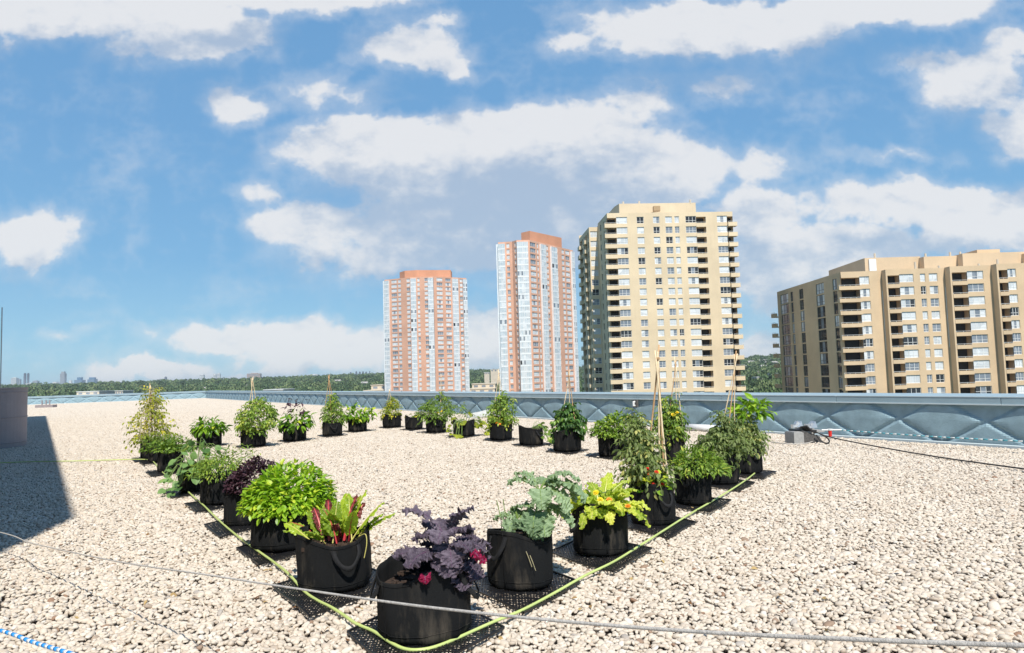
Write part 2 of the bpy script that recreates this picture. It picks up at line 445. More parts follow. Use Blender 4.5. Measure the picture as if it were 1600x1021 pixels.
# ------------------------------------------------------------------ ROOF: geometry measured from the photograph
WD = Vector((-0.552, 0.834, 0)).normalized()                 # direction of the long parapet
c_far = ground(600, 639); c_near = ground(1600, 699)
WD = (Vector((c_far.x, c_far.y, 0)) - Vector((c_near.x, c_near.y, 0))).normalized()
WN = Vector((-WD.y, WD.x, 0))                                # towards the inside of the roof is -x side
if WN.x > 0: WN = -WN
# corner where long parapet meets the far-left parapet: ray at px 322
sl = slope(322, 625); a0 = c_near
tt = (sl * a0.y - a0.x) / (WD.x - sl * WD.y)
CORNER = a0 + WD * tt
print('corner', CORNER, 'WD', WD, 'near', c_near, 'far', c_far)
PH = 0.84

# roof sheet: large polygon, aligned with the long parapet, and building body below it
def rp(s, t, z=0.0):                                          # s along parapet from CORNER towards the camera side, t inwards
    p = CORNER - WD * s + WN * t
    return (p.x, p.y, z)
LEN = (CORNER - a0).length + 26.0
WID = 78.0
b = MB()
b.add([rp(-0.4, -0.5, -0.045), rp(LEN, -0.5, -0.045), rp(LEN, WID, -0.045), rp(-0.4, WID, -0.045)], [(0, 1, 2, 3)])
o = b.build('roof_deck', M['roofing']); tag(o, kind='structure')
b = MB()
b.prism([rp(-0.5, -0.55)[:2], rp(LEN, -0.55)[:2], rp(LEN, WID + 1)[:2], rp(-0.5, WID + 1)[:2]], -26, -0.06)
o = b.build('building', M['stucco'])
tag(o, 'dark clad building body carrying the gravel roof', 'building')

# gravel: tiles of real stones
TILE = 1.5
def gravel_tile(seed, sub):
    r = np.random.default_rng(seed)
    v0, f0 = ico(sub)
    sp_ = 0.0278; n = int(TILE / sp_)
    gx, gy = np.meshgrid(np.arange(n), np.arange(n)); 
    px = ((gx.ravel() + (gy.ravel() % 2) * 0.5) / n + r.uniform(-.36, .36, n * n) / n - 0.5) * TILE
    py = (gy.ravel() / n + r.uniform(-.36, .36, n * n) / n - 0.5) * TILE
    N = len(px)
    s = np.exp(r.normal(0, 0.22, N)) * 0.0162
    s = np.where(r.random(N) < 0.04, s * 1.5, s)
    ax = np.stack([s * r.uniform(1.0, 1.4, N), s * r.uniform(.75, 1.0, N), s * r.uniform(.42, .72, N)], 1)
    pz = r.uniform(-0.034, -0.008, N) - (ax[:, 2] - 0.012) * 0.3
    tint = np.clip(r.normal(0.52, 0.2, N), 0.13, 0.93)
    q = r.random(N); tint = np.where(q < 0.018, 0.0 + r.random(N) * 0.05, tint); tint = np.where(q > 0.985, 1.0, tint)
    yaw = r.uniform(0, 2 * pi, N); til = r.normal(0, 0.33, N); tir = r.normal(0, 0.33, N)
    cy, sy = np.cos(yaw), np.sin(yaw); cx, sx = np.cos(til), np.sin(til); cz, sz = np.cos(tir), np.sin(tir)
    Rz = np.zeros((N, 3, 3)); Rz[:, 0, 0] = cy; Rz[:, 0, 1] = -sy; Rz[:, 1, 0] = sy; Rz[:, 1, 1] = cy; Rz[:, 2, 2] = 1
    Rx = np.zeros((N, 3, 3)); Rx[:, 0, 0] = 1; Rx[:, 1, 1] = cx; Rx[:, 1, 2] = -sx; Rx[:, 2, 1] = sx; Rx[:, 2, 2] = cx
    Ry = np.zeros((N, 3, 3)); Ry[:, 1, 1] = 1; Ry[:, 0, 0] = cz; Ry[:, 0, 2] = sz; Ry[:, 2, 0] = -sz; Ry[:, 2, 2] = cz
    RR = Rz @ Rx @ Ry
    # lumpy stones: per-stone low frequency displacement
    k1 = r.normal(0, 1, (N, 3)); k2 = r.normal(0, 1, (N, 3)); ph = r.uniform(0, 6, (N, 2))
    vv = v0[None] * (1 + 0.13 * np.sin(2.1 * (v0[None] * k1[:, None]).sum(-1) + ph[:, None, 0]) + 0.08 * np.sin(3.7 * (v0[None] * k2[:, None]).sum(-1) + ph[:, None, 1]))[..., None]
    # squared-off pebble
    vv = np.sign(vv) * np.abs(vv) ** 0.85
    vv = vv * ax[:, None]
    vv = np.einsum('nij,nkj->nki', RR, vv) + np.stack([px, py, pz], 1)[:, None]
    nv = len(v0)
    ff = (f0[None] + (np.arange(N) * nv)[:, None, None]).reshape(-1, 3)
    return vv.reshape(-1, 3), ff, np.repeat(tint, nv), 0
NT_ = 5
protos = [gravel_tile(100 + i, 2) for i in range(NT_)]
ang = math.atan2(-WD.y, -WD.x)
pts = []
for i in range(int(LEN / TILE) + 1):
    for j in range(int(WID / TILE)):
        p = rp((i + 0.5) * TILE - 0.3, (j + 0.5) * TILE + 0.25)
        # keep tiles the picture could plausibly see (wedge in front of the camera, with a margin)
        if p[1] < 0.5 - 2.0 or abs(p[0]) > 0.80 * max(p[1], 0) + 5.0: continue
        pts.append(p)
pts = np.array(pts)
print('gravel tiles', len(pts))
pick = rng.integers(0, NT_, len(pts)); rot = ang + rng.integers(0, 4, len(pts)) * pi / 2
o = scatter_object('gravel', protos, pts, pick, rot, np.ones((len(pts), 3)), [M['stone']])
tag(o, kind='stuff', label='cream river stones covering the flat roof', cat='gravel')

# ------------------------------------------------------------------ parapets
def sstep_(x): x = np.clip(x, 0, 1); return x * x * (3 - 2 * x)
def parapet_wall(name, p0, d, length, nrm, label, quilt=True):
    """p0 start, d direction, nrm towards the inside"""
    root = empty(name, p0)
    tag(root, label, 'parapet wall')
    I = lambda s, t, z: tuple(d * s + nrm * t + Vector((0, 0, z)))
    b = MB(); b.add([I(0, -0.02, -0.1), I(length, -0.02, -0.1), I(length, -0.02, PH - 0.12), I(0, -0.02, PH - 0.12),
                     I(0, -0.42, -0.3), I(length, -0.42, -0.3), I(length, -0.42, PH - 0.12), I(0, -0.42, PH - 0.12)],
                    [(0, 1, 2, 3), (4, 7, 6, 5), (0, 3, 7, 4), (1, 5, 6, 2)])
    b.build('wall_core', M['membrane'], root)
    # quilted membrane skin with real creases
    per = 1.52; hh = PH - 0.13
    step = per / 36; ns = int(length / step); nz = 22
    ss = np.arange(ns + 1) * step; zz = np.linspace(-0.03, hh, nz + 1)
    SS, ZZ = np.meshgrid(ss, zz, indexing='ij')
    dx_ = np.abs(((SS / per) % 1.0) - 0.5) * 2 / 1.0          # 0 at the middle of a fan, 1 at the crossings
    mid_ = hh * .56
    dia = 1 - (dx_ + np.abs(ZZ - mid_) / mid_ * .93)
    fan = sstep_(dia * 6.0) * .8 + .2 * sstep_(dia * 2.5)
    low = sstep_(6.0 * (1 - ((1 - dx_) / .95 + ZZ / mid_)))
    w_ = 0.062 * fan * (.75 + .25 * np.clip(dia, 0, 1)) + 0.040 * low + 0.006 * np.sin(SS * 1.3) + 0.003 * np.sin(SS * 7.1 + ZZ * 5)
    w_ = w_ * np.clip((hh - ZZ) / 0.05, 0, 1) ** 0.5 + 0.008
    dv = np.array(d); nn = np.array(nrm)
    V = SS[..., None] * dv + w_[..., None] * nn + ZZ[..., None] * np.array([0, 0, 1.0])
    idx = np.arange((ns + 1) * (nz + 1)).reshape(ns + 1, nz + 1)
    fs = np.stack([idx[:-1, :-1], idx[1:, :-1], idx[1:, 1:], idx[:-1, 1:]], -1).reshape(-1, 4)
    b = MB(); b.add(V.reshape(-1, 3), [tuple(x) for x in fs.tolist()])
    b.build('membrane', M['membrane'], root)
    # coping: sloped metal cap with drip edge, in lengths with joints
    b = MB(); e = MB()
    L_ = 3.05; k = 0
    while k * L_ < length:
        s0 = k * L_ + 0.006; s1 = min((k + 1) * L_ - 0.006, length)
        v = [I(s0, 0.09, PH - 0.14), I(s1, 0.09, PH - 0.14), I(s1, 0.09, PH - 0.015), I(s0, 0.09, PH - 0.015), I(s1, -0.5, PH + 0.02), I(s0, -0.5, PH + 0.02),
             I(s1, -0.5, PH - 0.14), I(s0, -0.5, PH - 0.14)]
        b.add(v, [(0, 1, 2, 3), (3, 2, 4, 5), (5, 4, 6, 7), (0, 3, 5, 7), (1, 6, 4, 2), (0, 7, 6, 1)])
        e.box((0, 0, 0), (1, 1, 1), M=Matrix(((d.x * (s1 - s0), nrm.x * 0.03, 0, (d * s0 + nrm * 0.072).x), (d.y * (s1 - s0), nrm.y * 0.03, 0, (d * s0 + nrm * 0.072).y), (0, 0, 0.022, PH - 0.158), (0, 0, 0, 1))))
        e.box((0, 0, 0), (1, 1, 1), M=Matrix(((d.x * (s1 - s0), nrm.x * 0.012, 0, (d * s0 + nrm * 0.085).x), (d.y * (s1 - s0), nrm.y * 0.012, 0, (d * s0 + nrm * 0.085).y), (0, 0, 0.012, PH - 0.024), (0, 0, 0, 1))))
        k += 1
    b.build('coping', M['coping'], root); e.build('drip_edge', M['edge'], root)
    b = MB()
    b.add([I(0, 0.14, -0.03), I(length, 0.14, -0.03), I(length, 0.14, 0.02), I(0, 0.14, 0.02), I(length, 0.09, 0.03), I(0, 0.09, 0.03)], [(0, 1, 2, 3), (3, 2, 4, 5)])
    b.build('base_flashing', M['edge'], root)
    return root
parapet_wall('parapet_wall', CORNER, -WD, LEN, WN, 'long blue grey quilted parapet wall running from the far corner to the right edge')
parapet_wall('parapet_wall', CORNER, WN, WID, -WD, 'distant blue grey parapet wall at the left, behind the tall yellow tomato plant')

# wall scupper (small white fitting) on the long parapet
def wall_point(px, py_, off=0.1):
    s_ = slope(px, py_); q = CORNER + WN * off
    t = (s_ * q.y - q.x) / (WD.x - s_ * WD.y)
    p = q + WD * t
    z = H0 + ray(px, py_).z / ray(px, py_).y * p.y
    return Vector((p.x, p.y, z))
p = wall_point(993, 631, 0.14)
rt = empty('wall_light', p, math.atan2(WD.y, WD.x)); tag(rt, 'small white light fitting on the blue parapet above the bright green potted plant', 'wall light')
b = MB(); b.box((-.08, -.03, -.10), (.08, .03, .10)); b.build('backplate', M['darkblock'], rt)
b = MB(); b.tube([(0, .02, -.05), (0, .07, -.055), (0, .07, .05), (0, .02, .05)], 0.032, 8); b.build('lamp_cover', M['white_plastic'], rt)

# ------------------------------------------------------------------ penthouse out of frame on the left (casts the big shadow) and the round vent
B_ = ground(117, 808); A_ = ground(0, 880); C_ = ground(72, 650)
sh = Vector((-to_sun.x, -to_sun.y, 0)).normalized(); k_sh = 7.5
Pn = B_ + sh * (-k_sh); Pf = C_ + sh * (-k_sh)
hgt = k_sh * math.tan(R(SUN_EL))
out = (Pf - Pn).normalized(); lf = Vector((-out.y, out.x, 0)); lf = lf if lf.x < 0 else -lf
print('penthouse', Pn, Pf, hgt, 'slope', Pn.x / Pn.y, Pf.x / Pf.y)
Pn2 = Pn; far = Pf
rt = empty('penthouse', Pn2); tag(rt, 'grey stucco rooftop penthouse just outside the left edge', 'penthouse')
loc = lambda v: (v.x - Pn2.x, v.y - Pn2.y)
b = MB(); b.prism([loc(Pn2), loc(Pn2 + lf * 9), loc(far + lf * 9), loc(far)][::-1], -0.05, hgt - 0.25); b.build('wall', M['stucco'], rt)
b = MB(); b.prism([loc(Pn2), loc(Pn2 + lf * 9), loc(far + lf * 9), loc(far)][::-1], hgt - 0.25, hgt); b.build('coping', M['coping'], rt)

gl = ground(20, 697)
vc = at(-20, 640, gl.y + 0.2)
edge = at(42, 690, gl.y)
rad = 1.15
er = Vector((edge.x, edge.y, 0)); el_ = er.length; ed_ = er / el_
cen = er + ed_ * 0.35 + Vector((-ed_.y, ed_.x, 0)) * rad
rt = empty('roof_vent', cen); tag(rt, 'round brown grey metal vent drum standing in the shadow at the left edge', 'roof vent')
ztop = H0 + (ray(20, 606).z / ray(20, 606).y) * gl.y
b = MB()
prof = [(rad * 0.97, -0.03), (rad, 0.0), (rad, ztop - 0.04), (rad * 1.015, ztop - 0.035), (rad * 1.015, ztop), (rad * .96, ztop), (rad * .95, ztop - 0.2), (0.0, ztop - 0.2)]
n = 64; vs = [(r_ * math.cos(2 * pi * k / n), r_ * math.sin(2 * pi * k / n), z_) for r_, z_ in prof for k in range(n)]
b.add(vs, [(i * n + k, i * n + (k + 1) % n, (i + 1) * n + (k + 1) % n, (i + 1) * n + k) for i in range(len(prof) - 1) for k in range(n)])
b.build('drum', M['tank'], rt, smooth=False)
for z_ in (.12, ztop * .5, ztop - .12):
    b = MB(); b.tube([((rad + .004) * math.cos(2 * pi * k / 64), (rad + .004) * math.sin(2 * pi * k / 64), z_) for k in range(65)], .012, 6, cap=False); b.build('band', M['tank'], rt)
b = MB()
b.tube([((rad + .003) * math.cos(-.45), (rad + .003) * math.sin(-.45), z_) for z_ in (.02, ztop - .03)], .009, 5)
b.build('seam', M['tank'], rt)
b = MB(); q = at(1, 600, gl.y + 1.5); b.tube([(q.x - cen.x, q.y - cen.y, ztop - .25), (q.x - cen.x, q.y - cen.y, ztop + 2.3)], 0.014, 8); b.build('mast', M['steel'], rt)

# ------------------------------------------------------------------ ropes, hose and cables
def pathpts(pix, z=0.012):
    return [ground(x, y, z) for x, y in pix]
def smooth_path(pts, sub=6):
    out = []; n = len(pts)
    for i in range(n - 1):
        p0 = pts[max(i - 1, 0)]; p1 = pts[i]; p2 = pts[i + 1]; p3 = pts[min(i + 2, n - 1)]
        for k in range(sub):
            t = k / sub
            out.append(0.5 * ((2 * p1) + (p2 - p0) * t + (2 * p0 - 5 * p1 + 4 * p2 - p3) * t * t + (3 * p1 - p0 - 3 * p2 + p3) * t ** 3))
    out.append(pts[-1]); return out
hose_px = [(-60, 727), (0, 724), (60, 722), (130, 721), (200, 719), (228, 719), (239, 722), (251, 736), (270, 752), (287, 764), (301, 776), (317, 790), (330, 803), (346, 818), (372, 840), (399, 860), (429, 881), (450, 898),
           (474, 925), (494, 939), (515, 950), (536, 963), (557, 977), (583, 989), (611, 1007), (635, 1017), (662, 1018), (690, 1010), (738, 989), (775, 973), (815, 956), (866, 929), (916, 901), (960, 879), (1010, 848), (1037, 831), (1079, 804), (1119, 781), (1159, 756), (1184, 736), (1187, 727)]
hp = smooth_path(pathpts(hose_px, 0.018), 6)
for i, p in enumerate(hp): p.z += 0.0012 * math.sin(i * 0.37) + 0.008
b = MB(); b.tube(hp, 0.0096, 8); o = b.build('garden_hose', M['hose'], smooth=True)
tag(o, 'yellow green garden hose laid around the outer edge of the potted plants', 'hose')

# long grey rope stretched above the gravel in front
def rope_pt(px, py, d):
    return at(px, py, d)
RP = [(-420, 770, 9.2), (-150, 800, 7.6), (0, 832, 6.2), (50, 849, 5.55), (180, 877, 4.35), (320, 898, 3.5), (430, 915, 3.05), (600, 940, 2.48), (740, 957, 2.15), (900, 973, 1.88), (1100, 988, 1.62), (1350, 1000, 1.38), (1600, 1009, 1.21), (2000, 1020, .98)]
rp_ = smooth_path([rope_pt(*q) for q in RP], 8)
b = MB(); b.tube(rp_, 0.0044, 8); o = b.build('rope', M['rope'], smooth=True)
tag(o, 'grey rope stretched low across the foreground in front of the purple kale', 'rope')

def dashed_rope(name, pts, r, dash, ma, mb_, label):
    b = MB(); b2 = []; total = [0.0]
    for i in range(len(pts) - 1): total.append(total[-1] + (pts[i + 1] - pts[i]).length)
    Ltot = total[-1]
    def P_(s):
        for i in range(len(pts) - 1):
            if s <= total[i + 1]: 
                return pts[i].lerp(pts[i + 1], (s - total[i]) / max(1e-9, total[i + 1] - total[i]))
        return pts[-1]
    k = 0; s = 0.0
    while s < Ltot:
        e = min(s + dash, Ltot)
        b.tube([P_(s), P_((s + e) / 2), P_(e)], r * (1.0 if k % 2 else 0.92), 8, mi=k % 2)
        s = e; k += 1
    o = b.build(name, [ma, mb_], smooth=True); tag(o, label, 'rope'); return o
pp = smooth_path([at(-140, 945, 2.9), at(0, 985, 2.35), at(50, 1003, 2.2), at(115, 1023, 2.0), at(260, 1070, 1.7)], 6)
dashed_rope('rope', pp, 0.0062, 0.024, M['rope_white'], M['rope_blue'], 'blue and white striped rope across the bottom left corner')
wq = wall_point(1297, 671, 0.6); we = wall_point(1600, 690, 0.9); wz = wall_point(1760, 700, 1.1)
pp = smooth_path([wq, wq.lerp(we, .33) - Vector((0, 0, .012)), wq.lerp(we, .66) - Vector((0, 0, .015)), we, wz], 5)
dashed_rope('rope', pp, 0.011, 0.075, M['rope_white'], M['rope_teal'], 'white and teal striped warning line in front of the right parapet')

# rigging weight with cable near the parapet
wb = ground(1249, 693)
rt = empty('tie_down_weight', wb, 0.12); tag(rt, 'concrete tie down weight with steel clamps by the right parapet', 'weight')
sc = wb.y / FPX
b = MB(); b.box((-8 * sc, 0, -.02), (8 * sc, .35, 16 * sc), tint=.5); b.box((-6.6 * sc, .02, 16 * sc), (6.6 * sc, .33, 17.3 * sc)); o = b.build('pale_block', M['concrete'], rt)
b = MB(); b.add([(8 * sc, .05, -.02), (42 * sc, .05, -.02), (42 * sc, .55, -.02), (8 * sc, .55, -.02), (8 * sc, .05, 19 * sc), (36 * sc, .05, 9 * sc), (36 * sc, .55, 9 * sc), (8 * sc, .55, 19 * sc)],
                [(0, 1, 5, 4), (1, 2, 6, 5), (2, 3, 7, 6), (3, 0, 4, 7), (4, 5, 6, 7)]); b.build('dark_block', M['darkblock'], rt)
b = MB()
for (x, z, a_) in ((2, 22, 0), (7, 26, .5), (12, 21, 1), (24, 22, 0), (30, 23, .7)):
    b.box((-.05, -.04, -.02), (.05, .04, .05), M=Matrix.Translation((x * sc, .2, z * sc + .02)) @ Matrix.Rotation(a_, 4, 'Y'))
b.add([(2 * sc, .1, 24 * sc), (12 * sc, .1, 24 * sc), (11 * sc, .12, 33 * sc), (2 * sc, .3, 24 * sc), (12 * sc, .3, 24 * sc), (11 * sc, .28, 33 * sc)], [(0, 1, 2), (3, 5, 4), (0, 2, 5, 3), (1, 4, 5, 2)])
b.add([(26 * sc, .1, 22 * sc), (36 * sc, .1, 22 * sc), (34 * sc, .12, 32 * sc), (26 * sc, .3, 22 * sc), (36 * sc, .3, 22 * sc), (34 * sc, .28, 32 * sc)], [(0, 1, 2), (3, 5, 4), (0, 2, 5, 3), (1, 4, 5, 2)])
b.build('clamp', M['steel'], rt)
b = MB()
for k in range(5):
    a_ = k * 1.1
    b.tube([(8 * sc + .03 * k, .1 + .05 * k, 24 * sc), (14 * sc, .0 + .03 * k, 26 * sc - .02 * k), (22 * sc + .02 * k, .02, 18 * sc), (30 * sc, .03, 15 * sc + .01 * k)], .018, 6)
b.build('cable_bundle', M['cable'], rt)
b = MB(); b.box((38 * sc, .2, 14 * sc), (52 * sc, .5, 17 * sc)); b.box((20 * sc, .3, 10 * sc), (40 * sc, .6, 20 * sc)); b.build('pale_bracket', M['concrete'], rt)
rc = at(1297, 676, wb.y + .3)
b = MB(); b.tube([rc - Vector((0, 0, .075)), rc + Vector((0, 0, .04))], [.03, .034], 10, mi=0); b.tube([rc + Vector((0, 0, .041)), rc + Vector((0, 0, .07))], .042, 10, mi=1)
b.tube([rc + Vector((-.16, 0, .05)), rc + Vector((0.22, 0, .045))], .016, 6, mi=1)
o = b.build('rope_clamp', [M['red'], M['white_plastic']]); tag(o, 'red plastic rope clamp with white cap beside the concrete weight', 'clamp')
b = MB()
cp = smooth_path([at(1276, 676, wb.y), at(1300, 684, wb.y - .2), at(1370, 698, 12.2), at(1470, 715, 10.8), at(1600, 733, 9.3), at(1800, 760, 7.8)], 6)
b.tube(cp, .012, 6)
lp = smooth_path([at(1281, 678, wb.y), at(1292, 684, wb.y - .1), at(1296, 690, wb.y - .2), at(1291, 693, wb.y - .25), at(1281, 688, wb.y - .2), at(1276, 680, wb.y - .1)], 5); b.tube(lp, .014, 6)
o = b.build('power_cable', M['cable'], smooth=True); tag(o, 'black cable running from the weight towards the right edge', 'cable')
b = MB(); b.tube(smooth_path([ground(1205, 691, .02), ground(1235, 694, .025), ground(1258, 693, .02), ground(1270, 690, .02)], 5), .009, 5)
o = b.build('rope_scrap', M['rope'], smooth=True); tag(o, 'short piece of grey rope lying on the gravel left of the weight', 'rope')

# white pipe along the parapet and a small pale heap
p0 = wall_point(1068, 662, .75); p1 = wall_point(1120, 667, .7); p0.z = .07; p1.z = .07
b = MB(); b.tube([p0, p1], .085, 12); o = b.build('pipe', M['white_plastic'], smooth=True); tag(o, 'white drain pipe lying along the parapet behind the tall tomato poles', 'pipe')
hc = wall_point(765, 648, .7); hc.z = 0
v0, f0 = ico(3); vv = v0 * np.array([.75, .4, .26]) * (1 + 0.12 * np.sin(v0[:, [0]] * 5 + 1) + 0.1 * np.sin(v0[:, [1]] * 7 + v0[:, [2]] * 4)) 
b = MB(); b.add(vv, [tuple(x) for x in f0.tolist()]); o = b.build('plastic_sheet', simple('pale_sheet', (.55, .56, .53), .6, var=.15, vscale=4), smooth=True); o.location = hc
tag(o, 'bunched pale plastic sheet against the parapet left of the tomato teepee', 'plastic sheet')
q = ground(72, 637)
rt = empty('roof_drain', q); tag(rt, 'small pinkish grey roof fixture near the far left parapet', 'roof fixture')
b = MB(); b.box((-.75, -.3, -.02), (.75, .3, .22)); b.build('base', M['tank'], rt)
for x in (-.35, 0, .3):
    b = MB(); b.tube([(x, 0, .2), (x, 0, .62)], .05, 6); b.build('pipe_stub', M['tank'], rt)

# ------------------------------------------------------------------ buildings
def brick(name, col, mortar=0.9, sc=1.0, var=.12):
    m, t, b = mat(name)
    geo = t.new('ShaderNodeNewGeometry')
    n = t.noise(geo.outputs['Position'], 0.12, 5, 0.6); n2 = t.noise(t.vmath('MULTIPLY', geo.outputs['Position'], (1.5, 1.5, 9.0)), 1.6, 3, 0.7)
    st = t.noise(t.vmath('MULTIPLY', geo.outputs['Position'], (1.2, 1.2, .05)), 1.0, 4, 0.6)
    c = t.mix(t.maprange(n, .35, .65, 0, 1), tuple(x * (1 - var) for x in col) + (1,), tuple(min(1, x * (1 + var * .6)) for x in col) + (1,))
    c = t.mix(t.maprange(n2, .3, .7, 0, .25), c, tuple(x * .7 for x in col) + (1,))
    c = t.mix(t.maprange(st, .55, .8, 0, .22), c, tuple(x * .6 for x in col) + (1,))
    t.link(c, b.inputs['Base Color']); b.inputs['Roughness'].default_value = 0.9
    return m
def glass(name, col, rough, curtain):
    m, t, b = mat(name)
    oi = t.new('ShaderNodeObjectInfo'); geo = t.new('ShaderNodeNewGeometry')
    cell = t.new('ShaderNodeTexVoronoi'); cell.inputs['Scale'].default_value = 0.55; t.link(geo.outputs['Position'], cell.inputs['Vector'])
    f = t.math('FRACT', t.math('ADD', cell.outputs['Color'], 0.0))
    c = t.mix(f, tuple(col) + (1,), tuple(curtain) + (1,))
    t.link(c, b.inputs['Base Color']); b.inputs['Roughness'].default_value = rough
    b.inputs['Specular IOR Level'].default_value = 0.45
    return m
B = {}
B['beige'] = brick('beige_brick', (0.80, 0.635, 0.425))
B['beige_low'] = brick('tan_brick', (0.71, 0.525, 0.335))
B['beige_dim'] = brick('dark_tan_brick', (0.50, 0.34, 0.19))
B['salmon'] = brick('salmon_brick', (0.74, 0.42, 0.29))
B['salmon_top'] = brick('salmon_brick_top', (0.70, 0.32, 0.185))
B['slabc'] = simple('pale_concrete_band', (0.64, 0.55, 0.43), .85, var=.1, vscale=.3)
B['whitepanel'] = simple('white_spandrel', (0.80, 0.82, 0.83), .5, var=.1, vscale=.4)
B['frame'] = simple('pale_window_frame', (0.78, 0.77, 0.74), .5)
B['darkframe'] = simple('dark_window_frame', (0.10, 0.09, 0.085), .5)
B['g_light'] = glass('curtained_glass', (0.50, 0.53, 0.55), .18, (0.80, 0.82, 0.83))
B['g_mid'] = glass('grey_glass', (0.16, 0.19, 0.23), .12, (0.30, 0.33, 0.37))
B['g_dark'] = glass('dark_glass', (0.015, 0.017, 0.02), .08, (0.05, 0.05, 0.055))
B['g_blue'] = glass('blue_glass', (0.46, 0.53, 0.57), .2, (0.66, 0.71, 0.74))
B['rail'] = simple('white_balcony_rail', (0.68, 0.68, 0.66), .5)
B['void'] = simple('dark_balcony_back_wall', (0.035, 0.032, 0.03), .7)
B['roofc'] = simple('grey_roof', (0.40, 0.38, 0.36), .9)
WMATS = [B['frame'], B['g_light'], B['g_mid'], B['g_dark'], B['darkframe'], B['g_blue']]

class Face:
    """one facade plane from p0 to p1 (left to right as seen from outside)"""
    def __init__(s, p0, p1):
        s.p0 = Vector((p0[0], p0[1], 0)); s.p1 = Vector((p1[0], p1[1], 0)); s.d = (s.p1 - s.p0).normalized()
        s.n = Vector((s.d.y, -s.d.x, 0)); s.len = (s.p1 - s.p0).length
        s.M = Matrix(((s.d.x, -s.n.x, 0, s.p0.x), (s.d.y, -s.n.y, 0, s.p0.y), (0, 0, 1, 0), (0, 0, 0, 1)))   # local x along, y inward, z up
    def hit(s, px, py):
        k = slope(px, py)
        return (k * s.p0.y - s.p0.x) / (s.d.x - k * s.d.y)

def window_geo(w, h, nm, gl, frame=0, rows=1):
    b = MB(); fw = 0.09
    b.box((0, 0.0, 0), (w, .06, fw), frame); b.box((0, 0.0, h - fw), (w, .06, h), frame)
    b.box((0, 0.0, fw), (fw, .06, h - fw), frame); b.box((w - fw, 0.0, fw), (w, .06, h - fw), frame)
    for k in range(1, nm):
        x = w * k / nm; b.box((x - .045, .0, fw), (x + .045, .06, h - fw), frame)
    if rows == 2: b.box((fw, .005, h * .32), (w - fw, .055, h * .32 + .08), frame)
    for k in range(nm):
        b.add([(w * k / nm, .045, fw * .5), (w * (k + 1) / nm, .045, fw * .5), (w * (k + 1) / nm, .045, h - fw * .5), (w * k / nm, .045, h - fw * .5)], [(0, 1, 2, 3)], gl[k % len(gl)])
    return b
def balcony_geo(w, hp, out, solid=True):
    b = MB()
    b.box((0, -out, -.22), (w, 0.9, 0), 0)
    if solid:
        b.box((0, -out, 0), (w, -out + .14, hp), 0)
        b.box((0, -out + .04, hp + .2), (w, -out + .1, hp + .27), 1)
        n = max(2, int(w / 1.2))
        for k in range(n + 1): x = min(max(k * w / n, .03), w - .03); b.box((x - .03, -out + .045, hp), (x + .03, -out + .095, hp + .2), 1)
        if out > .3:
            b.box((0, -out + .14, 0), (.12, .0, hp), 0); b.box((w - .12, -out + .14, 0), (w, .0, hp), 0)
    return b

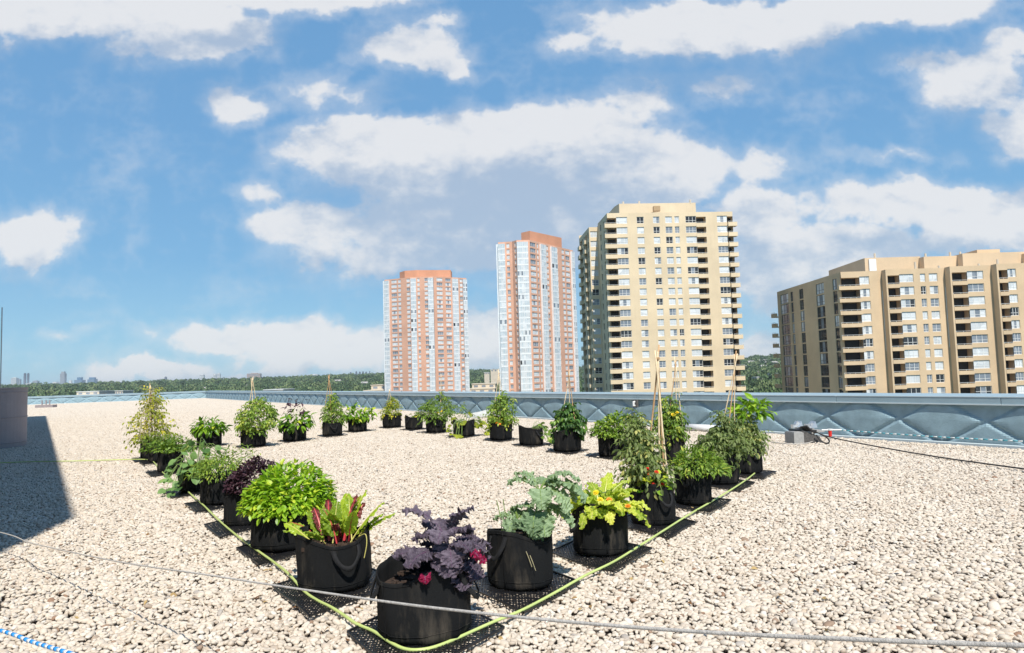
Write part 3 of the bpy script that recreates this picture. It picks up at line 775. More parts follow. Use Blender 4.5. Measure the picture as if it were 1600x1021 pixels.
class Building:
    def __init__(s, name, label, loc):
        s.root = empty(name, loc); tag(s.root, label, 'apartment tower'); s.o = Vector(loc)
        s.wall = MB(); s.places = []; s.bal = []; s.cache = {}; s.r = random.Random(len(label))
        s.T = Matrix.Translation(-s.o); s.hp = .85
    def lp(s, F, x, y, z): return tuple(s.T @ (F.M @ Vector((x, y, z))))
    def wquad(s, F, x0, x1, z0, z1, y=0.0, mi=0):
        s.wall.add([s.lp(F, x0, y, z0), s.lp(F, x1, y, z0), s.lp(F, x1, y, z1), s.lp(F, x0, y, z1)], [(0, 1, 2, 3)], mi)
    def reveal(s, F, x0, x1, z0, z1, ya, yb, mi=0):
        for a, c in (((x0, z0), (x0, z1)), ((x0, z1), (x1, z1)), ((x1, z1), (x1, z0)), ((x1, z0), (x0, z0))):
            s.wall.add([s.lp(F, a[0], ya, a[1]), s.lp(F, c[0], ya, c[1]), s.lp(F, c[0], yb, c[1]), s.lp(F, a[0], yb, a[1])], [(0, 1, 2, 3)], mi)
    def key(s, kind, *a):
        k = (kind,) + tuple(round(x, 2) if isinstance(x, float) else x for x in a)
        if k not in s.cache: s.cache[k] = None
        return k
    def facade(s, F, cols, ztop, nfl, fh, zbot, sill=.75, wh=1.75, top=1.2, light=.6, glassset=None, mi=0, vmi=1):
        x = 0
        r = s.r
        for (kind, x0, x1) in cols:
            x0 = max(x0, 0.0)
            if kind == 'w': s.wquad(F, x0, x1, zbot, ztop, 0, mi); continue
            s.wquad(F, x0, x1, ztop - top, ztop, 0, mi)
            zend = ztop - top - nfl * fh
            s.wquad(F, x0, x1, zbot, zend, 0, mi)
            for k in range(nfl):
                zf = ztop - top - (k + 1) * fh
                if kind in ('n', 'n3', 'n2'):
                    h = wh; zs = zf + (fh - h)
                    s.wquad(F, x0, x1, zf, zs, 0, mi)
                    s.reveal(F, x0, x1, zs, zf + fh, 0, .22, mi)
                    nm = {'n': 2, 'n2': 2, 'n3': 3}[kind]
                    q = r.random(); gs = (1,) if q < light else ((2,) if q < light + .2 else ((1, 2, 3) if q < light + .3 else (3,)))
                    if nm == 3 and r.random() < .3: gs = (gs[0], 2, gs[0])
                    s.places.append((s.key('win', x1 - x0, h, nm, gs, 0 if light > .3 else 4, 2), F, x0, .16, zs))
                    s.cache[s.places[-1][0]] = lambda k_: window_geo(k_[1], k_[2], k_[3], k_[4], k_[5], k_[6])
                elif kind == 'g':       # continuous projecting glazed bay
                    o_ = .9
                    zs = zf
                    s.wall.add([s.lp(F, x0, -o_, zf), s.lp(F, x1, -o_, zf), s.lp(F, x1, -o_, zf + .62), s.lp(F, x0, -o_, zf + .62)], [(0, 1, 2, 3)], 2)
                    for xx in (x0, x1): s.wall.add([s.lp(F, xx, 0, zf), s.lp(F, xx, -o_, zf), s.lp(F, xx, -o_, zf + fh), s.lp(F, xx, 0, zf + fh)], [(0, 1, 2, 3)], 2)
                    q = r.random(); gs = (1, 5) if q < .5 else ((5, 1, 1) if q < .72 else ((5,) if q < .88 else ((2, 1, 2) if q < .96 else (3, 1, 2))))
                    s.places.append((s.key('win', x1 - x0, fh - .62, 3, gs, 0, 1), F, x0, -o_ - .03, zf + .62))
                    s.cache[s.places[-1][0]] = lambda k_: window_geo(k_[1], k_[2], k_[3], k_[4], k_[5], k_[6])
                elif kind in ('b', 'bo', 'bl', 'br'):
                    hp = s.hp; dp = 1.9; out = .02 if kind == 'b' else .75
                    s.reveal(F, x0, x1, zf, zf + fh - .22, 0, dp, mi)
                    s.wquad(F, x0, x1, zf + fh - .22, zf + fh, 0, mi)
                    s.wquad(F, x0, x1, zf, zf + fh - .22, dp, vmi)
                    ex = .0
                    xa, xb = x0, x1
                    if kind == 'bl': xa -= .9
                    if kind == 'br': xb += .9
                    s.bal.append((s.key('bal', xb - xa, hp, out + .06), F, xa, 0, zf))
                    s.cache[s.bal[-1][0]] = lambda k_: balcony_geo(k_[1], k_[2], k_[3])
            if kind == 'g':
                o_ = .9
                s.wall.add([s.lp(F, x0, 0, ztop - top), s.lp(F, x1, 0, ztop - top), s.lp(F, x1, -o_, ztop - top), s.lp(F, x0, -o_, ztop - top)], [(0, 1, 2, 3)], 2)
    def finish(s, wallmats, balmats):
        s.wall.build('wall', wallmats, s.root)
        for lst, nm, mats in ((s.places, 'window', WMATS), (s.bal, 'balcony', balmats)):
            meshes = {}; rest = MB()
            # individuals: the uppermost ones first; they are the ones that show clear of everything
            order = sorted(range(len(lst)), key=lambda i: -lst[i][4])
            for c, i in enumerate(order):
                k, F, x, y, z = lst[i]
                if c < 100:
                    if k not in meshes:
                        o = s.cache[k](k).build(nm, mats, s.root); meshes[k] = o
                    else:
                        o = meshes[k].copy(); COL.objects.link(o); o.parent = s.root
                    o.matrix_local = s.T @ F.M @ Matrix.Translation((x, y, z))
                else:
                    g_ = s.cache[k](k); MM = s.T @ F.M @ Matrix.Translation((x, y, z))
                    V = xf(MM, np.concatenate(g_.v)); base = rest.n
                    rest.v.append(V); rest.n += len(V); rest.f += [tuple(a + base for a in f) for f in g_.f]; rest.m += g_.m; rest.tint.append(np.full(len(V), .5))
            if rest.n: tag(rest.build(nm, mats, s.root), kind='stuff')

def cols_px(F, spec, sc, ox, oy, pyref):
    """spec: (kind, crop x0, crop x1) read off an enlarged crop of the photograph"""
    out = []
    for k, a, c in spec:
        y = oy + pyref / sc
        out.append((k, F.hit(ox + a / sc, y), F.hit(ox + c / sc, y)))
    return out

def plan(pts): return [Vector((p[0], p[1], 0)) for p in pts]
def roofcap(bd, poly, z0, z1, name, m):
    b = MB(); b.prism([(p[0] - bd.o.x, p[1] - bd.o.y) for p in poly], z0, z1); return b.build(name, m, bd.root)
ZB = -26.0

# --- beige tower, centre right (crop origin 900,300 scale 3.093)
def mk_beige():
    sc, ox, oy = 3.093, 900, 300
    def pt(cx, cy, Y): s_ = slope(ox + cx / sc, oy + cy / sc); return Vector((s_ * Y, Y, 0))
    FL = pt(150, 130, 190.0); FR = pt(757, 130, 192.5)
    d = (FR - FL).normalized(); bk = Vector((-d.y, d.x, 0))
    P1 = FL + bk * 13 ; P2 = P1 - d * 2.6; P3 = P2 + bk * 17
    BR = FR + bk * 26
    bd = Building('apartment_tower', 'tall beige brick apartment tower with white windows and balconies right of the centre', (FL + FR) / 2)
    ztop = at(ox + 400 / sc, oy + 100 / sc, 191).z; fh = 2.78
    F = Face(FL, FR)
    spec = [('bl', 150, 194), ('n3', 194, 247), ('w', 247, 293), ('n', 293, 327), ('w', 327, 372), ('n', 372, 403), ('w', 403, 431), ('n', 431, 464), ('w', 464, 476), ('n', 476, 498), ('w', 498, 529), ('n3', 529, 580), ('b', 580, 627), ('w', 627, 681), ('n3', 681, 730), ('br', 730, 757)]
    bd.facade(F, cols_px(F, spec, sc, ox, oy, 130), ztop, 19, fh, ZB, wh=1.8, top=1.1, light=.55)
    F2 = Face(P1, FL); L_ = F2.len
    bd.facade(F2, [('w', 0, 3), ('n', 3, 4.4), ('w', 4.4, 8), ('n', 8, 9.2), ('w', 9.2, L_)], ztop, 19, fh, ZB, light=.25)
    F3 = Face(P2, P1); bd.facade(F3, [('w', 0, .3), ('n', .3, 2.3), ('w', 2.3, F3.len)], ztop - 1, 19, fh, ZB, light=.5)
    F4 = Face(P3, P2); L_ = F4.len
    bd.facade(F4, [('w', 0, 1.2), ('bo', 1.2, 4.4), ('n', 4.4, 6.4), ('w', 6.4, 8), ('n', 8, 9.6), ('bo', 10.2, 13.5), ('w', 13.5, 14.3), ('n', 14.3, 15.8), ('w', 9.6, 10.2), ('w', 15.8, L_)], ztop - 1, 19, fh, ZB, light=.25)
    F5 = Face(FR, BR); bd.facade(F5, [('w', 0, 3), ('bo', 3, 7), ('w', 7, 14), ('n3', 14, 17), ('w', 17, F5.len)], ztop, 19, fh, ZB)
    BL = P3 + d * 0
    for a, c in ((BR, P3),):
        Fb = Face(a, c); bd.wquad(Fb, 0, Fb.len, ZB, ztop, 0)
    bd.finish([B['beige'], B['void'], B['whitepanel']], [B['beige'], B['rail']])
    inn = lambda p, q: p + q
    roofcap(bd, [FL + bk * .3 + d * .3, FR + bk * .3 - d * .3, BR - bk * .3, P3 + d * 3, P1 + d * .3], ztop - .9, ztop - .35, 'roof', B['roofc'])
    # rooftop wall set back, chamfered on the left
    Y2 = 196.5
    a0_ = pt(186, 100, 200); a1 = pt(208, 60, Y2); a2 = pt(578, 60, Y2 + 1.4)
    zt = at(ox + 400 / sc, oy + 52 / sc, Y2).z
    b = MB(); poly = [a0_, a1, a2, a2 + bk * 12, a0_ + bk * 9]
    b.prism([(p.x - bd.o.x, p.y - bd.o.y) for p in poly], ztop - .5, zt); b.build('rooftop_block', B['beige'], bd.root)
    q0 = at(ox + 372 / sc, oy + 72 / sc, Y2 - .8); q1 = at(ox + 405 / sc, oy + 94 / sc, Y2 - .8)
    b = MB(); b.box((q0.x - bd.o.x, Y2 - 1.6 - bd.o.y, q1.z), (q1.x - bd.o.x, Y2 - .3 - bd.o.y, q0.z)); b.build('louvre_box', B['beige_dim'], bd.root)
    b = MB()
    for cx in (228, 305, 552): q = pt(cx, 50, Y2 + 1.5); b.tube([(q.x - bd.o.x, q.y - bd.o.y, zt - .2), (q.x - bd.o.x, q.y - bd.o.y, zt + .9)], .28, 6)
    b.build('flue', B['slabc'], bd.root)
mk_beige()

# --- long tan slab block at the right (crop origin 1200,370 scale 3.7825)
def mk_slab():
    sc, ox, oy = 3.7825, 1200, 370
    def pt(cx, cy, Y): s_ = slope(ox + cx / sc, oy + cy / sc); return Vector((s_ * Y, Y, 0))
    def fc(cx0, cx1, cy, Y, Yr=None):
        return pt(cx0, cy, Y), pt(cx1, cy, Y if Yr is None else Yr)
    A, A2 = fc(433, 676, 330, 159.0, 158.6)
    bd = Building('apartment_block', 'long stepped tan brick apartment block with deep balconies at the right edge', (A.x + 25, 165, 0)); 
    bd.root['category'] = 'apartment block'; bd.hp = .62
    ztop = at(ox + 560 / sc, oy + 205 / sc, 159).z; fh = 2.78
    N_ = 12
    blocks = [(433, 676, 159.0, [('bl', 436, 545), ('n3', 545, 603), ('w', 603, 676)]),
              (702, 1050, 157.2, [('w', 702, 712), ('b', 712, 782), ('n3', 782, 866), ('w', 866, 905), ('n', 905, 936), ('w', 936, 958), ('n', 958, 1008), ('w', 1008, 1050)]),
              (1084, 1325, 155.2, [('w', 1084, 1094), ('b', 1094, 1184), ('n3', 1184, 1280), ('w', 1280, 1325)]),
              (1362, 1620, 153.4, [('w', 1362, 1372), ('b', 1372, 1425), ('n3', 1425, 1475), ('w', 1475, 1560), ('n', 1560, 1590), ('w', 1590, 1620)]),
              (1655, 1960, 151.6, [('w', 1655, 1665), ('b', 1665, 1740), ('n3', 1740, 1820), ('w', 1820, 1960)])]
    prev = None; roofpts = []
    for (c0, c1, Y, spec) in blocks:
        a, c = fc(c0, c1, 330, Y)
        F = Face(a, c)
        bd.facade(F, cols_px(F, spec, sc, ox, oy, 330), ztop, N_, fh, ZB, wh=1.8, top=1.15, light=.5)
        if prev is not None:
            # wall steps forward: left face of the next block reaches back to the previous plane
            q = Vector((a.x, prev.y, 0)); Fs = Face(q, a); bd.wquad(Fs, 0, Fs.len, ZB, ztop, 0)
            Fj = Face(prev, q)
            if Fj.len > .05: bd.wquad(Fj, 0, Fj.len, ZB, ztop, 0)
        prev = c; roofpts += [a, c]
    # side face going away
    L0 = pt(57, 400, 197.0)
    F = Face(L0, A)
    def hitc(cx, cy=400): return F.hit(ox + cx / sc, oy + cy / sc)
    spec = [('w', 57, 74), ('n3', 74, 122), ('w', 122, 136), ('n', 136, 150), ('w', 150, 188), ('n', 188, 212), ('w', 212, 288), ('n3', 288, 336), ('w', 336, 388), ('n', 388, 414), ('w', 414, 432)]
    cs = [(k, hitc(a), hitc(c)) for k, a, c in spec]; cs[0] = ('w', 0, cs[0][2]); cs[-1] = ('w', cs[-1][1], F.len)
    bd.facade(F, cs, ztop, N_, fh, ZB, wh=2.5, top=1.15, light=.12)
    # far end face with small balconies that stick out to the left
    E = L0 + Vector((14, 3, 0)); Fe = Face(E, L0 + Vector((0, .02, 0)));
    bd.wquad(Fe, 0, Fe.len, ZB, ztop)
    for k in range(1, N_):
        zf = ztop - 1.15 - (k + 1) * fh
        kk = bd.key('bal', 2.6, .85, .8); bd.cache[kk] = lambda k_: balcony_geo(k_[1], k_[2], k_[3])
        Fx = Face(L0 + Vector((0, 3.2, 0)), L0 + Vector((0, .4, 0)))
        bd.bal.append((kk, Fx, 0, 0, zf))
    back = [Vector((prev.x, 185, 0)), Vector((A.x + 10, 200, 0)), L0]
    poly = roofpts + back
    Fr = Face(prev, back[0]); bd.wquad(Fr, 0, Fr.len, ZB, ztop)
    bd.finish([B['beige_low'], B['void'], B['whitepanel']], [B['beige_low'], B['rail']])
    roofcap(bd, [p + Vector((.2, .3, 0)) for p in roofpts] + [back[0] + Vector((-.2, 0, 0)), back[1], L0 + Vector((.3, 0, 0))], ztop - .9, ztop - .3, 'roof', B['roofc'])
    # set back top storey, stepping like the front
    tops = [(572, 900, 166.0, 125), (922, 1118, 164.0, 117), (1152, 1540, 162.0, 98), (1540, 1960, 160, 92)]
    for i, (c0, c1, Y, cy) in enumerate(tops):
        a, c = fc(c0, c1, 150, Y); z1 = at(ox + (c0 + 60) / sc, oy + cy / sc, Y).z
        l = pt(358, 200, 186) if i == 0 else Vector((a.x, 180, 0))
        b = MB(); b.prism([(p.x - bd.o.x, p.y - bd.o.y) for p in (a, c, Vector((c.x, 182, 0)), l)], ztop - .5, z1); b.build('rooftop_block', B['beige_low'], bd.root)
    a, c = fc(1235, 1370, 80, 170.0); z1 = at(ox + 1300 / sc, oy + 76 / sc, 170).z
    b = MB(); b.prism([(p.x - bd.o.x, p.y - bd.o.y) for p in (a, c, c + Vector((0, 6, 0)), a + Vector((0, 6, 0)))], ztop, z1); b.build('rooftop_block', B['beige_low'], bd.root)
    a, c = fc(598, 640, 160, 165.7); z0 = at(ox + 620 / sc, oy + 200 / sc, 165).z; z1 = at(ox + 620 / sc, oy + 132 / sc, 165.7).z
    b = MB(); b.prism([(p.x - bd.o.x, p.y - bd.o.y) for p in (a, c, c + Vector((0, .2, 0)), a + Vector((0, .2, 0)))], z0, z1); b.build('service_door', B['frame'], bd.root)
    b = MB()
    for cx, cy, Y in ((630, 100, 170), (868, 150, 164), (930, 100, 168), (1075, 92, 168), (1135, 90, 168), (1245, 160, 160), (1355, 135, 160), (1010, 172, 160)):
        q = at(ox + cx / sc, oy + cy / sc, Y); b.tube([(q.x - bd.o.x, q.y - bd.o.y, ztop - .5), (q.x - bd.o.x, q.y - bd.o.y, q.z)], .22, 6)
    b.build('flue', B['slabc'], bd.root)
mk_slab()

# --- salmon tower B (crop origin 760,350 scale 3.6437)
def mk_salmon_near():
    sc, ox, oy = 3.6437, 760, 350
    def pt(cx, cy, Y): s_ = slope(ox + cx / sc, oy + cy / sc); return Vector((s_ * Y, Y, 0))
    A = pt(66, 130, 323.0); A2 = pt(146, 130, 322.0); C_ = pt(172, 130, 319.0); D_ = pt(248, 130, 319.5); E_ = pt(492, 150, 350.0)
    bd = Building('apartment_tower', 'slim salmon brick and white glass tower standing between the two other towers', ((A.x + E_.x) / 2, 330, 0))
    ztop = at(ox + 200 / sc, oy + 92 / sc, 319).z; fh = 2.66; N_ = 27
    G = dict(fh=fh, zbot=ZB, wh=1.85, top=.9, light=.8)
    F = Face(A, A2); bd.facade(F, cols_px(F, [('g', 66, 106), ('w', 106, 114), ('n', 114, 131), ('w', 131, 146)], sc, ox, oy, 130), ztop, N_, **G)
    F = Face(A2, C_); L_ = F.len; bd.facade(F, [('w', 0, L_ * .5), ('n', L_ * .5, L_ * .85), ('w', L_ * .85, L_)], ztop, N_, **G)
    F = Face(C_, D_); bd.facade(F, cols_px(F, [('g', 172, 204), ('g', 204, 236), ('w', 236, 248)], sc, ox, oy, 130), ztop, N_, **G)
    F = Face(D_, E_); bd.facade(F, cols_px(F, [('n3', 249, 280), ('w', 280, 288), ('n', 288, 297), ('w', 297, 303), ('g', 303, 331), ('w', 331, 342), ('n', 342, 352), ('w', 352, 362), ('g', 362, 394), ('n', 394, 406), ('w', 406, 428), ('n', 428, 442), ('w', 442, 449), ('n2', 449, 472), ('w', 472, 477), ('g', 477, 492)], sc, ox, oy, 150), ztop, N_, **G)
    b1 = E_ + Vector((-16, 16, 0)); b2 = A + Vector((2, 18, 0))
    Fz = Face(b2, A); L_ = Fz.len; bd.facade(Fz, [('w', 0, L_ - 7), ('g', L_ - 7, L_ - 3.5), ('g', L_ - 3.5, L_ - .1)], ztop, N_, **G)
    for a, c in ((E_, b1), (b1, b2)): Fb = Face(a, c); bd.wquad(Fb, 0, Fb.len, ZB, ztop)
    bd.finish([B['salmon'], B['void'], B['whitepanel']], [B['salmon'], B['rail']])
    roofcap(bd, [A + Vector((.3, .3, 0)), A2, C_ + Vector((0, .3, 0)), D_ + Vector((0, .3, 0)), E_ + Vector((-.5, .3, 0)), b1, b2], ztop - .6, ztop - .2, 'roof', B['roofc'])
    a = pt(198, 60, 329); c = pt(246, 45, 325); e = pt(428, 85, 344)
    z1 = at(ox + 246 / sc, oy + 40 / sc, 325).z
    b = MB(); b.prism([(p.x - bd.o.x, p.y - bd.o.y) for p in (a, c, e, e + Vector((-6, 9, 0)), a + Vector((1, 9, 0)))], ztop - .4, z1); b.build('rooftop_block', B['salmon_top'], bd.root)
mk_salmon_near()

# --- salmon tower A (crop origin 580,410 scale 4.639)
def mk_salmon_far():
    sc, ox, oy = 4.639, 580, 410
    def pt(cx, cy, Y): s_ = slope(ox + cx / sc, oy + cy / sc); return Vector((s_ * Y, Y, 0))
    P = [pt(96, 150, 428), pt(280, 150, 421), pt(452, 150, 420), pt(690, 150, 431)]
    bd = Building('apartment_tower', 'broad salmon brick and white glass tower, leftmost of the four high buildings', ((P[0].x + P[3].x) / 2, 430, 0))
    ztop = at(ox + 430 / sc, oy + 104 / sc, 420).z; fh = 2.66; N_ = 26
    G = dict(fh=fh, zbot=ZB, wh=1.85, top=.8, light=.8)
    segs = [(0, 1, [('g', 96, 131), ('w', 131, 146), ('n3', 146, 184), ('w', 184, 194), ('n', 194, 214), ('w', 214, 256), ('n', 256, 279)]),
            (1, 2, [('w', 280, 286), ('g', 286, 326), ('w', 326, 334), ('n', 334, 351), ('w', 351, 386), ('n', 386, 410), ('g', 412, 451)]),
            (2, 3, [('w', 452, 474), ('n3', 474, 516), ('w', 516, 538), ('n3', 538, 576), ('w', 576, 584), ('g', 584, 626), ('w', 626, 642), ('n', 642, 661), ('g', 662, 690)])]
    for i, j, spec in segs:
        F = Face(P[i], P[j]); bd.facade(F, cols_px(F, spec, sc, ox, oy, 150), ztop, N_, **G)
    b1 = P[3] + Vector((-2, 24, 0)); b2 = P[0] + Vector((-1, 24, 0))
    Fz = Face(b2, P[0]); L_ = Fz.len; bd.facade(Fz, [('w', 0, L_ - 6), ('g', L_ - 6, L_ - .1)], ztop, N_, **G)
    for a, c in ((P[3], b1), (b1, b2)): Fb = Face(a, c); bd.wquad(Fb, 0, Fb.len, ZB, ztop)
    bd.finish([B['salmon'], B['void'], B['whitepanel']], [B['salmon'], B['rail']])
    roofcap(bd, [p + Vector((0, .4, 0)) for p in P] + [b1, b2], ztop - .6, ztop - .2, 'roof', B['roofc'])
    a = pt(206, 80, 436); c = pt(242, 68, 430); e = pt(330, 60, 428.5); f = pt(576, 66, 432)
    z1 = at(ox + 420 / sc, oy + 57 / sc, 430).z
    b = MB(); b.prism([(p.x - bd.o.x, p.y - bd.o.y) for p in (a, c, e, f, f + Vector((0, 10, 0)), a + Vector((0, 10, 0)))], ztop - .4, z1); b.build('rooftop_block', B['salmon_top'], bd.root)
mk_salmon_far()

# ------------------------------------------------------------------ terrain, woodland
def sstep(x): x = np.clip(x, 0, 1); return x * x * (3 - 2 * x)
def terrain(x, y):
    x = np.asarray(x, float); y = np.asarray(y, float)
    r = np.hypot(x, y); s_ = x / np.maximum(y, 1.0)
    hl = -1.5 + 8.0 * sstep((s_ + .65) / .5)
    z = -26 + (26 + hl) * sstep((r - 350) / 2300)
    z = z + 16 * sstep((s_ - .17) / .2) * sstep((r - 300) / 1100)
    z = z + 2.5 * np.sin(x * .004 + 1.0) * np.cos(y * .003) * sstep((r - 400) / 800)
    return z
nr, na = 70, 72
rr = np.concatenate([[0.0], np.geomspace(60, 12000, nr - 1)]); aa = np.linspace(-pi * .5, pi * .5, na)
RRg, AAg = np.meshgrid(rr, aa, indexing='ij')
X = RRg * np.sin(AAg); Y = RRg * np.cos(AAg) - 40.0
Z = terrain(X, Y) - .3
idx = np.arange(nr * na).reshape(nr, na)
fs = np.stack([idx[:-1, :-1], idx[:-1, 1:], idx[1:, 1:], idx[1:, :-1]], -1).reshape(-1, 4)
b = MB(); b.add(np.stack([X, Y, Z], -1).reshape(-1, 3), [tuple(q) for q in fs.tolist()])
o = b.build('ground', simple('ground_greenery', (0.07, 0.10, 0.045), .95, var=.5, vscale=.02), smooth=True); tag(o, kind='structure')

def crown_proto(seed, nleaf=420):
    r = np.random.default_rng(seed)
    nl = 7
    cen = r.normal(0, 1, (nl, 3)) * np.array([.42, .42, .28]) + np.array([0, 0, .62]); cen[0] = (0, 0, .6)
    rad_ = r.uniform(.28, .5, nl); rad_[0] = .55
    w_ = r.choice(nl, nleaf, p=rad_ ** 2 / (rad_ ** 2).sum())
    dd = r.normal(0, 1, (nleaf, 3)); dd /= np.linalg.norm(dd, axis=1)[:, None]
    pos = cen[w_] + dd * (rad_[w_] * r.uniform(.72, 1.05, nleaf))[:, None]
    nn = dd + r.normal(0, .45, (nleaf, 3)); nn /= np.linalg.norm(nn, axis=1)[:, None]
    a = np.cross(nn, np.array([.3, .5, .8])); a /= np.linalg.norm(a, axis=1)[:, None]; c = np.cross(nn, a)
    s_ = r.uniform(.07, .13, nleaf)[:, None]
    V = np.stack([pos + a * s_, pos + c * s_ * .9, pos - a * s_, pos - c * s_ * .9], 1).reshape(-1, 3)
    f = np.arange(nleaf * 4).reshape(-1, 4)
    t = np.repeat(np.clip(r.normal(.5, .22, nleaf), 0, 1), 4)
    return V, f, t, 0
Mw, tw, bw = mat('tree_foliage')
at_ = tw.new('ShaderNodeAttribute'); at_.attribute_name = 'tint'; oi = tw.new('ShaderNodeObjectInfo')
ff = tw.math('ADD', tw.math('MULTIPLY', at_.outputs['Fac'], .5), tw.math('MULTIPLY', oi.outputs['Random'], .5))
tw.link(tw.ramp(ff, [(.15, (.025, .060, .022)), (.5, (.075, .135, .045)), (.85, (.20, .25, .10))]), bw.inputs['Base Color']); bw.inputs['Roughness'].default_value = .8
r = np.random.default_rng(5); pp = []; sc_ = []
rad_r = 330.0
while rad_r < 3400:
    stp = 9.0 * (rad_r / 400) ** 0.62
    n = int(rad_r * 1.5 / stp)
    for k in range(n):
        a_ = -.74 + 1.44 * (k + r.uniform(0, 1)) / n
        q = rad_r + r.uniform(-.5, .5) * stp
        x, y = q * math.sin(a_), q * math.cos(a_)
        sl_ = x / y
        # clearings with buildings and roads
        if 330 < q < 900 and (-.30 < sl_ < -.0) and r.random() < .62: continue
        if r.random() < .07: continue
        if q < 520 and -.4 < sl_ < .12 and r.random() < .3: continue
        hgt_ = r.uniform(8, 15) * (1.0 + .25 * (stp > 20))
        pp.append((x, y, float(terrain(x, y)) - .5)); w__ = max(stp * .62, hgt_ * .48); sc_.append((w__, w__, hgt_ * .95))
    rad_r += stp * .85
pp = np.array(pp); sc_ = np.array(sc_); print('trees', len(pp))
o = scatter_object('woodland', [crown_proto(300 + i) for i in range(6)], pp, r.integers(0, 6, len(pp)), r.uniform(0, 6.28, len(pp)), sc_, [Mw], smooth=False)
tag(o, 'green wooded valley and hills stretching to the horizon behind the parapet', 'woodland', kind='stuff')

# ------------------------------------------------------------------ distant buildings
sky_m = {'white': simple('far_white_concrete', (.62, .62, .60), .8), 'grey': simple('far_grey_concrete', (.30, .32, .35), .8), 'blue': simple('far_blue_glass', (.06, .17, .30), .3), 'brown': simple('far_brown_brick', (.38, .26, .2), .9), 'dark': simple('far_dark_tower', (.09, .11, .15), .7)}
def far_block(name, label, cat, x0, x1, ytop, Y, m, depth=None, step=None, wins=True, group=None, zb=None):
    a = at(x0, 600, Y); c = at(x1, 600, Y); zt = at((x0 + x1) / 2, ytop, Y).z
    zb = float(terrain((a.x + c.x) / 2, Y)) - 3 if zb is None else zb
    w_ = c.x - a.x; dp = depth or w_ * .8
    root = empty(name, (a.x, Y, zb)); tag(root, label, cat, group)
    H = zt - zb
    b = MB(); b.box((0, 0, 0), (w_, dp, H - (step[1] if step else 0)))
    b.build('wall', sky_m[m], root)
    b = MB()
    if step: b.box((w_ * step[0], dp * .2, H - step[1]), (w_ * (1 - step[0]), dp * .8, H))
    else: b.box((w_ * .25, dp * .25, H), (w_ * .75, dp * .75, H + min(4, H * .04)))
    b.build('rooftop_block', sky_m[m], root)
    if wins:
        b = MB(); n = max(2, int(w_ / 9)); nf = min(22, max(2, int(H / 8))); fh_ = (H - (step[1] if step else 0)) / nf
        for k in range(nf):
            b.box((w_ * .06, -.25, fh_ * (k + .35)), (w_ * .94, .05, fh_ * (k + .75)))
            b.box((w_ - .05, dp * .06, fh_ * (k + .35)), (w_ + .25, dp * .94, fh_ * (k + .75)))
        b.build('window_bands', B['g_mid'], root)

Yt = 5200
far_block('tower', 'pale office tower on the skyline directly above the vent drum', 'tower', 17, 25, 591, Yt, 'white')
far_block('tower', 'narrow grey tower on the skyline touching the pale one above the vent drum', 'tower', 26.5, 31, 593, Yt + 80, 'grey')
far_block('tower', 'left one of two thin dark skyline towers just right of the vent drum', 'tower', 36.6, 39.4, 584, Yt + 300, 'dark', wins=False)
far_block('tower', 'right one of two thin dark skyline towers just right of the vent drum', 'tower', 42, 44.4, 584, Yt + 300, 'dark', wins=False)
far_block('building', 'low cream block on the skyline beneath the two thin dark towers', 'building', 40, 52, 599, Yt - 900, 'white')
far_block('building', 'small flat grey block on the skyline right of the two thin dark towers', 'building', 50.5, 58, 595.5, Yt, 'grey')
far_block('building', 'wide low cream block at the foot of the tallest skyline tower', 'building', 74, 92, 597, Yt - 600, 'white', step=(.35, 25))
far_block('tower', 'tallest grey tower of the left skyline', 'tower', 93.5, 100.5, 581, Yt, 'grey', step=(.15, 14))
far_block('building', 'small pale stepped block between the tallest skyline tower and the blue glass ones', 'building', 105.5, 112, 594.5, Yt, 'white', step=(.25, 20))
far_block('office_block', 'blue glass office block with a stepped left side on the left skyline', 'office block', 116, 128, 590, Yt - 300, 'blue', step=(.25, 18))
far_block('office_block', 'blue glass office block furthest right of the two on the left skyline', 'office block', 136.5, 147.5, 590, Yt - 300, 'blue', step=(.12, 12))
far_block('building', 'long low grey block on the skyline left of the tomato pole tips', 'building', 245, 255, 593, 4200, 'grey')
far_block('tower', 'tiny dark tower on the skyline right of the yellow tomato plant tip', 'tower', 257, 260, 589.5, 4300, 'dark', wins=False)
far_block('tower', 'single pale tower on the skyline between the two left bamboo teepees', 'tower', 312, 318, 586, 4300, 'white')
far_block('tower', 'white tower with a twin beside it on the skyline, the left of the pair', 'tower', 333, 337, 585.5, 4300, 'white')
far_block('tower', 'white tower with a twin beside it on the skyline, the right of the pair', 'tower', 339, 343.5, 584, 4300, 'white')
far_block('apartment_slab', 'pinkish slab block on the skyline behind the second bamboo teepee', 'apartment slab', 386, 406, 584, 3900, 'brown', depth=30)
far_block('building', 'long pale low block on the hill crest left of the third bamboo teepee', 'building', 480, 496, 585.5, 3300, 'white', depth=40)
for k, (x0, x1, yt) in enumerate(((547, 549, 582), (555.5, 558, 581), (561, 563.5, 581.5), (566, 568.5, 581), (571, 573.5, 581.5), (577, 578.5, 580.5))):
    far_block('tower', 'small dark tower in the row on the hill crest left of the broad salmon tower', 'tower', x0, x1, yt, 3500, 'dark', wins=False, group='row of small dark towers on the crest')
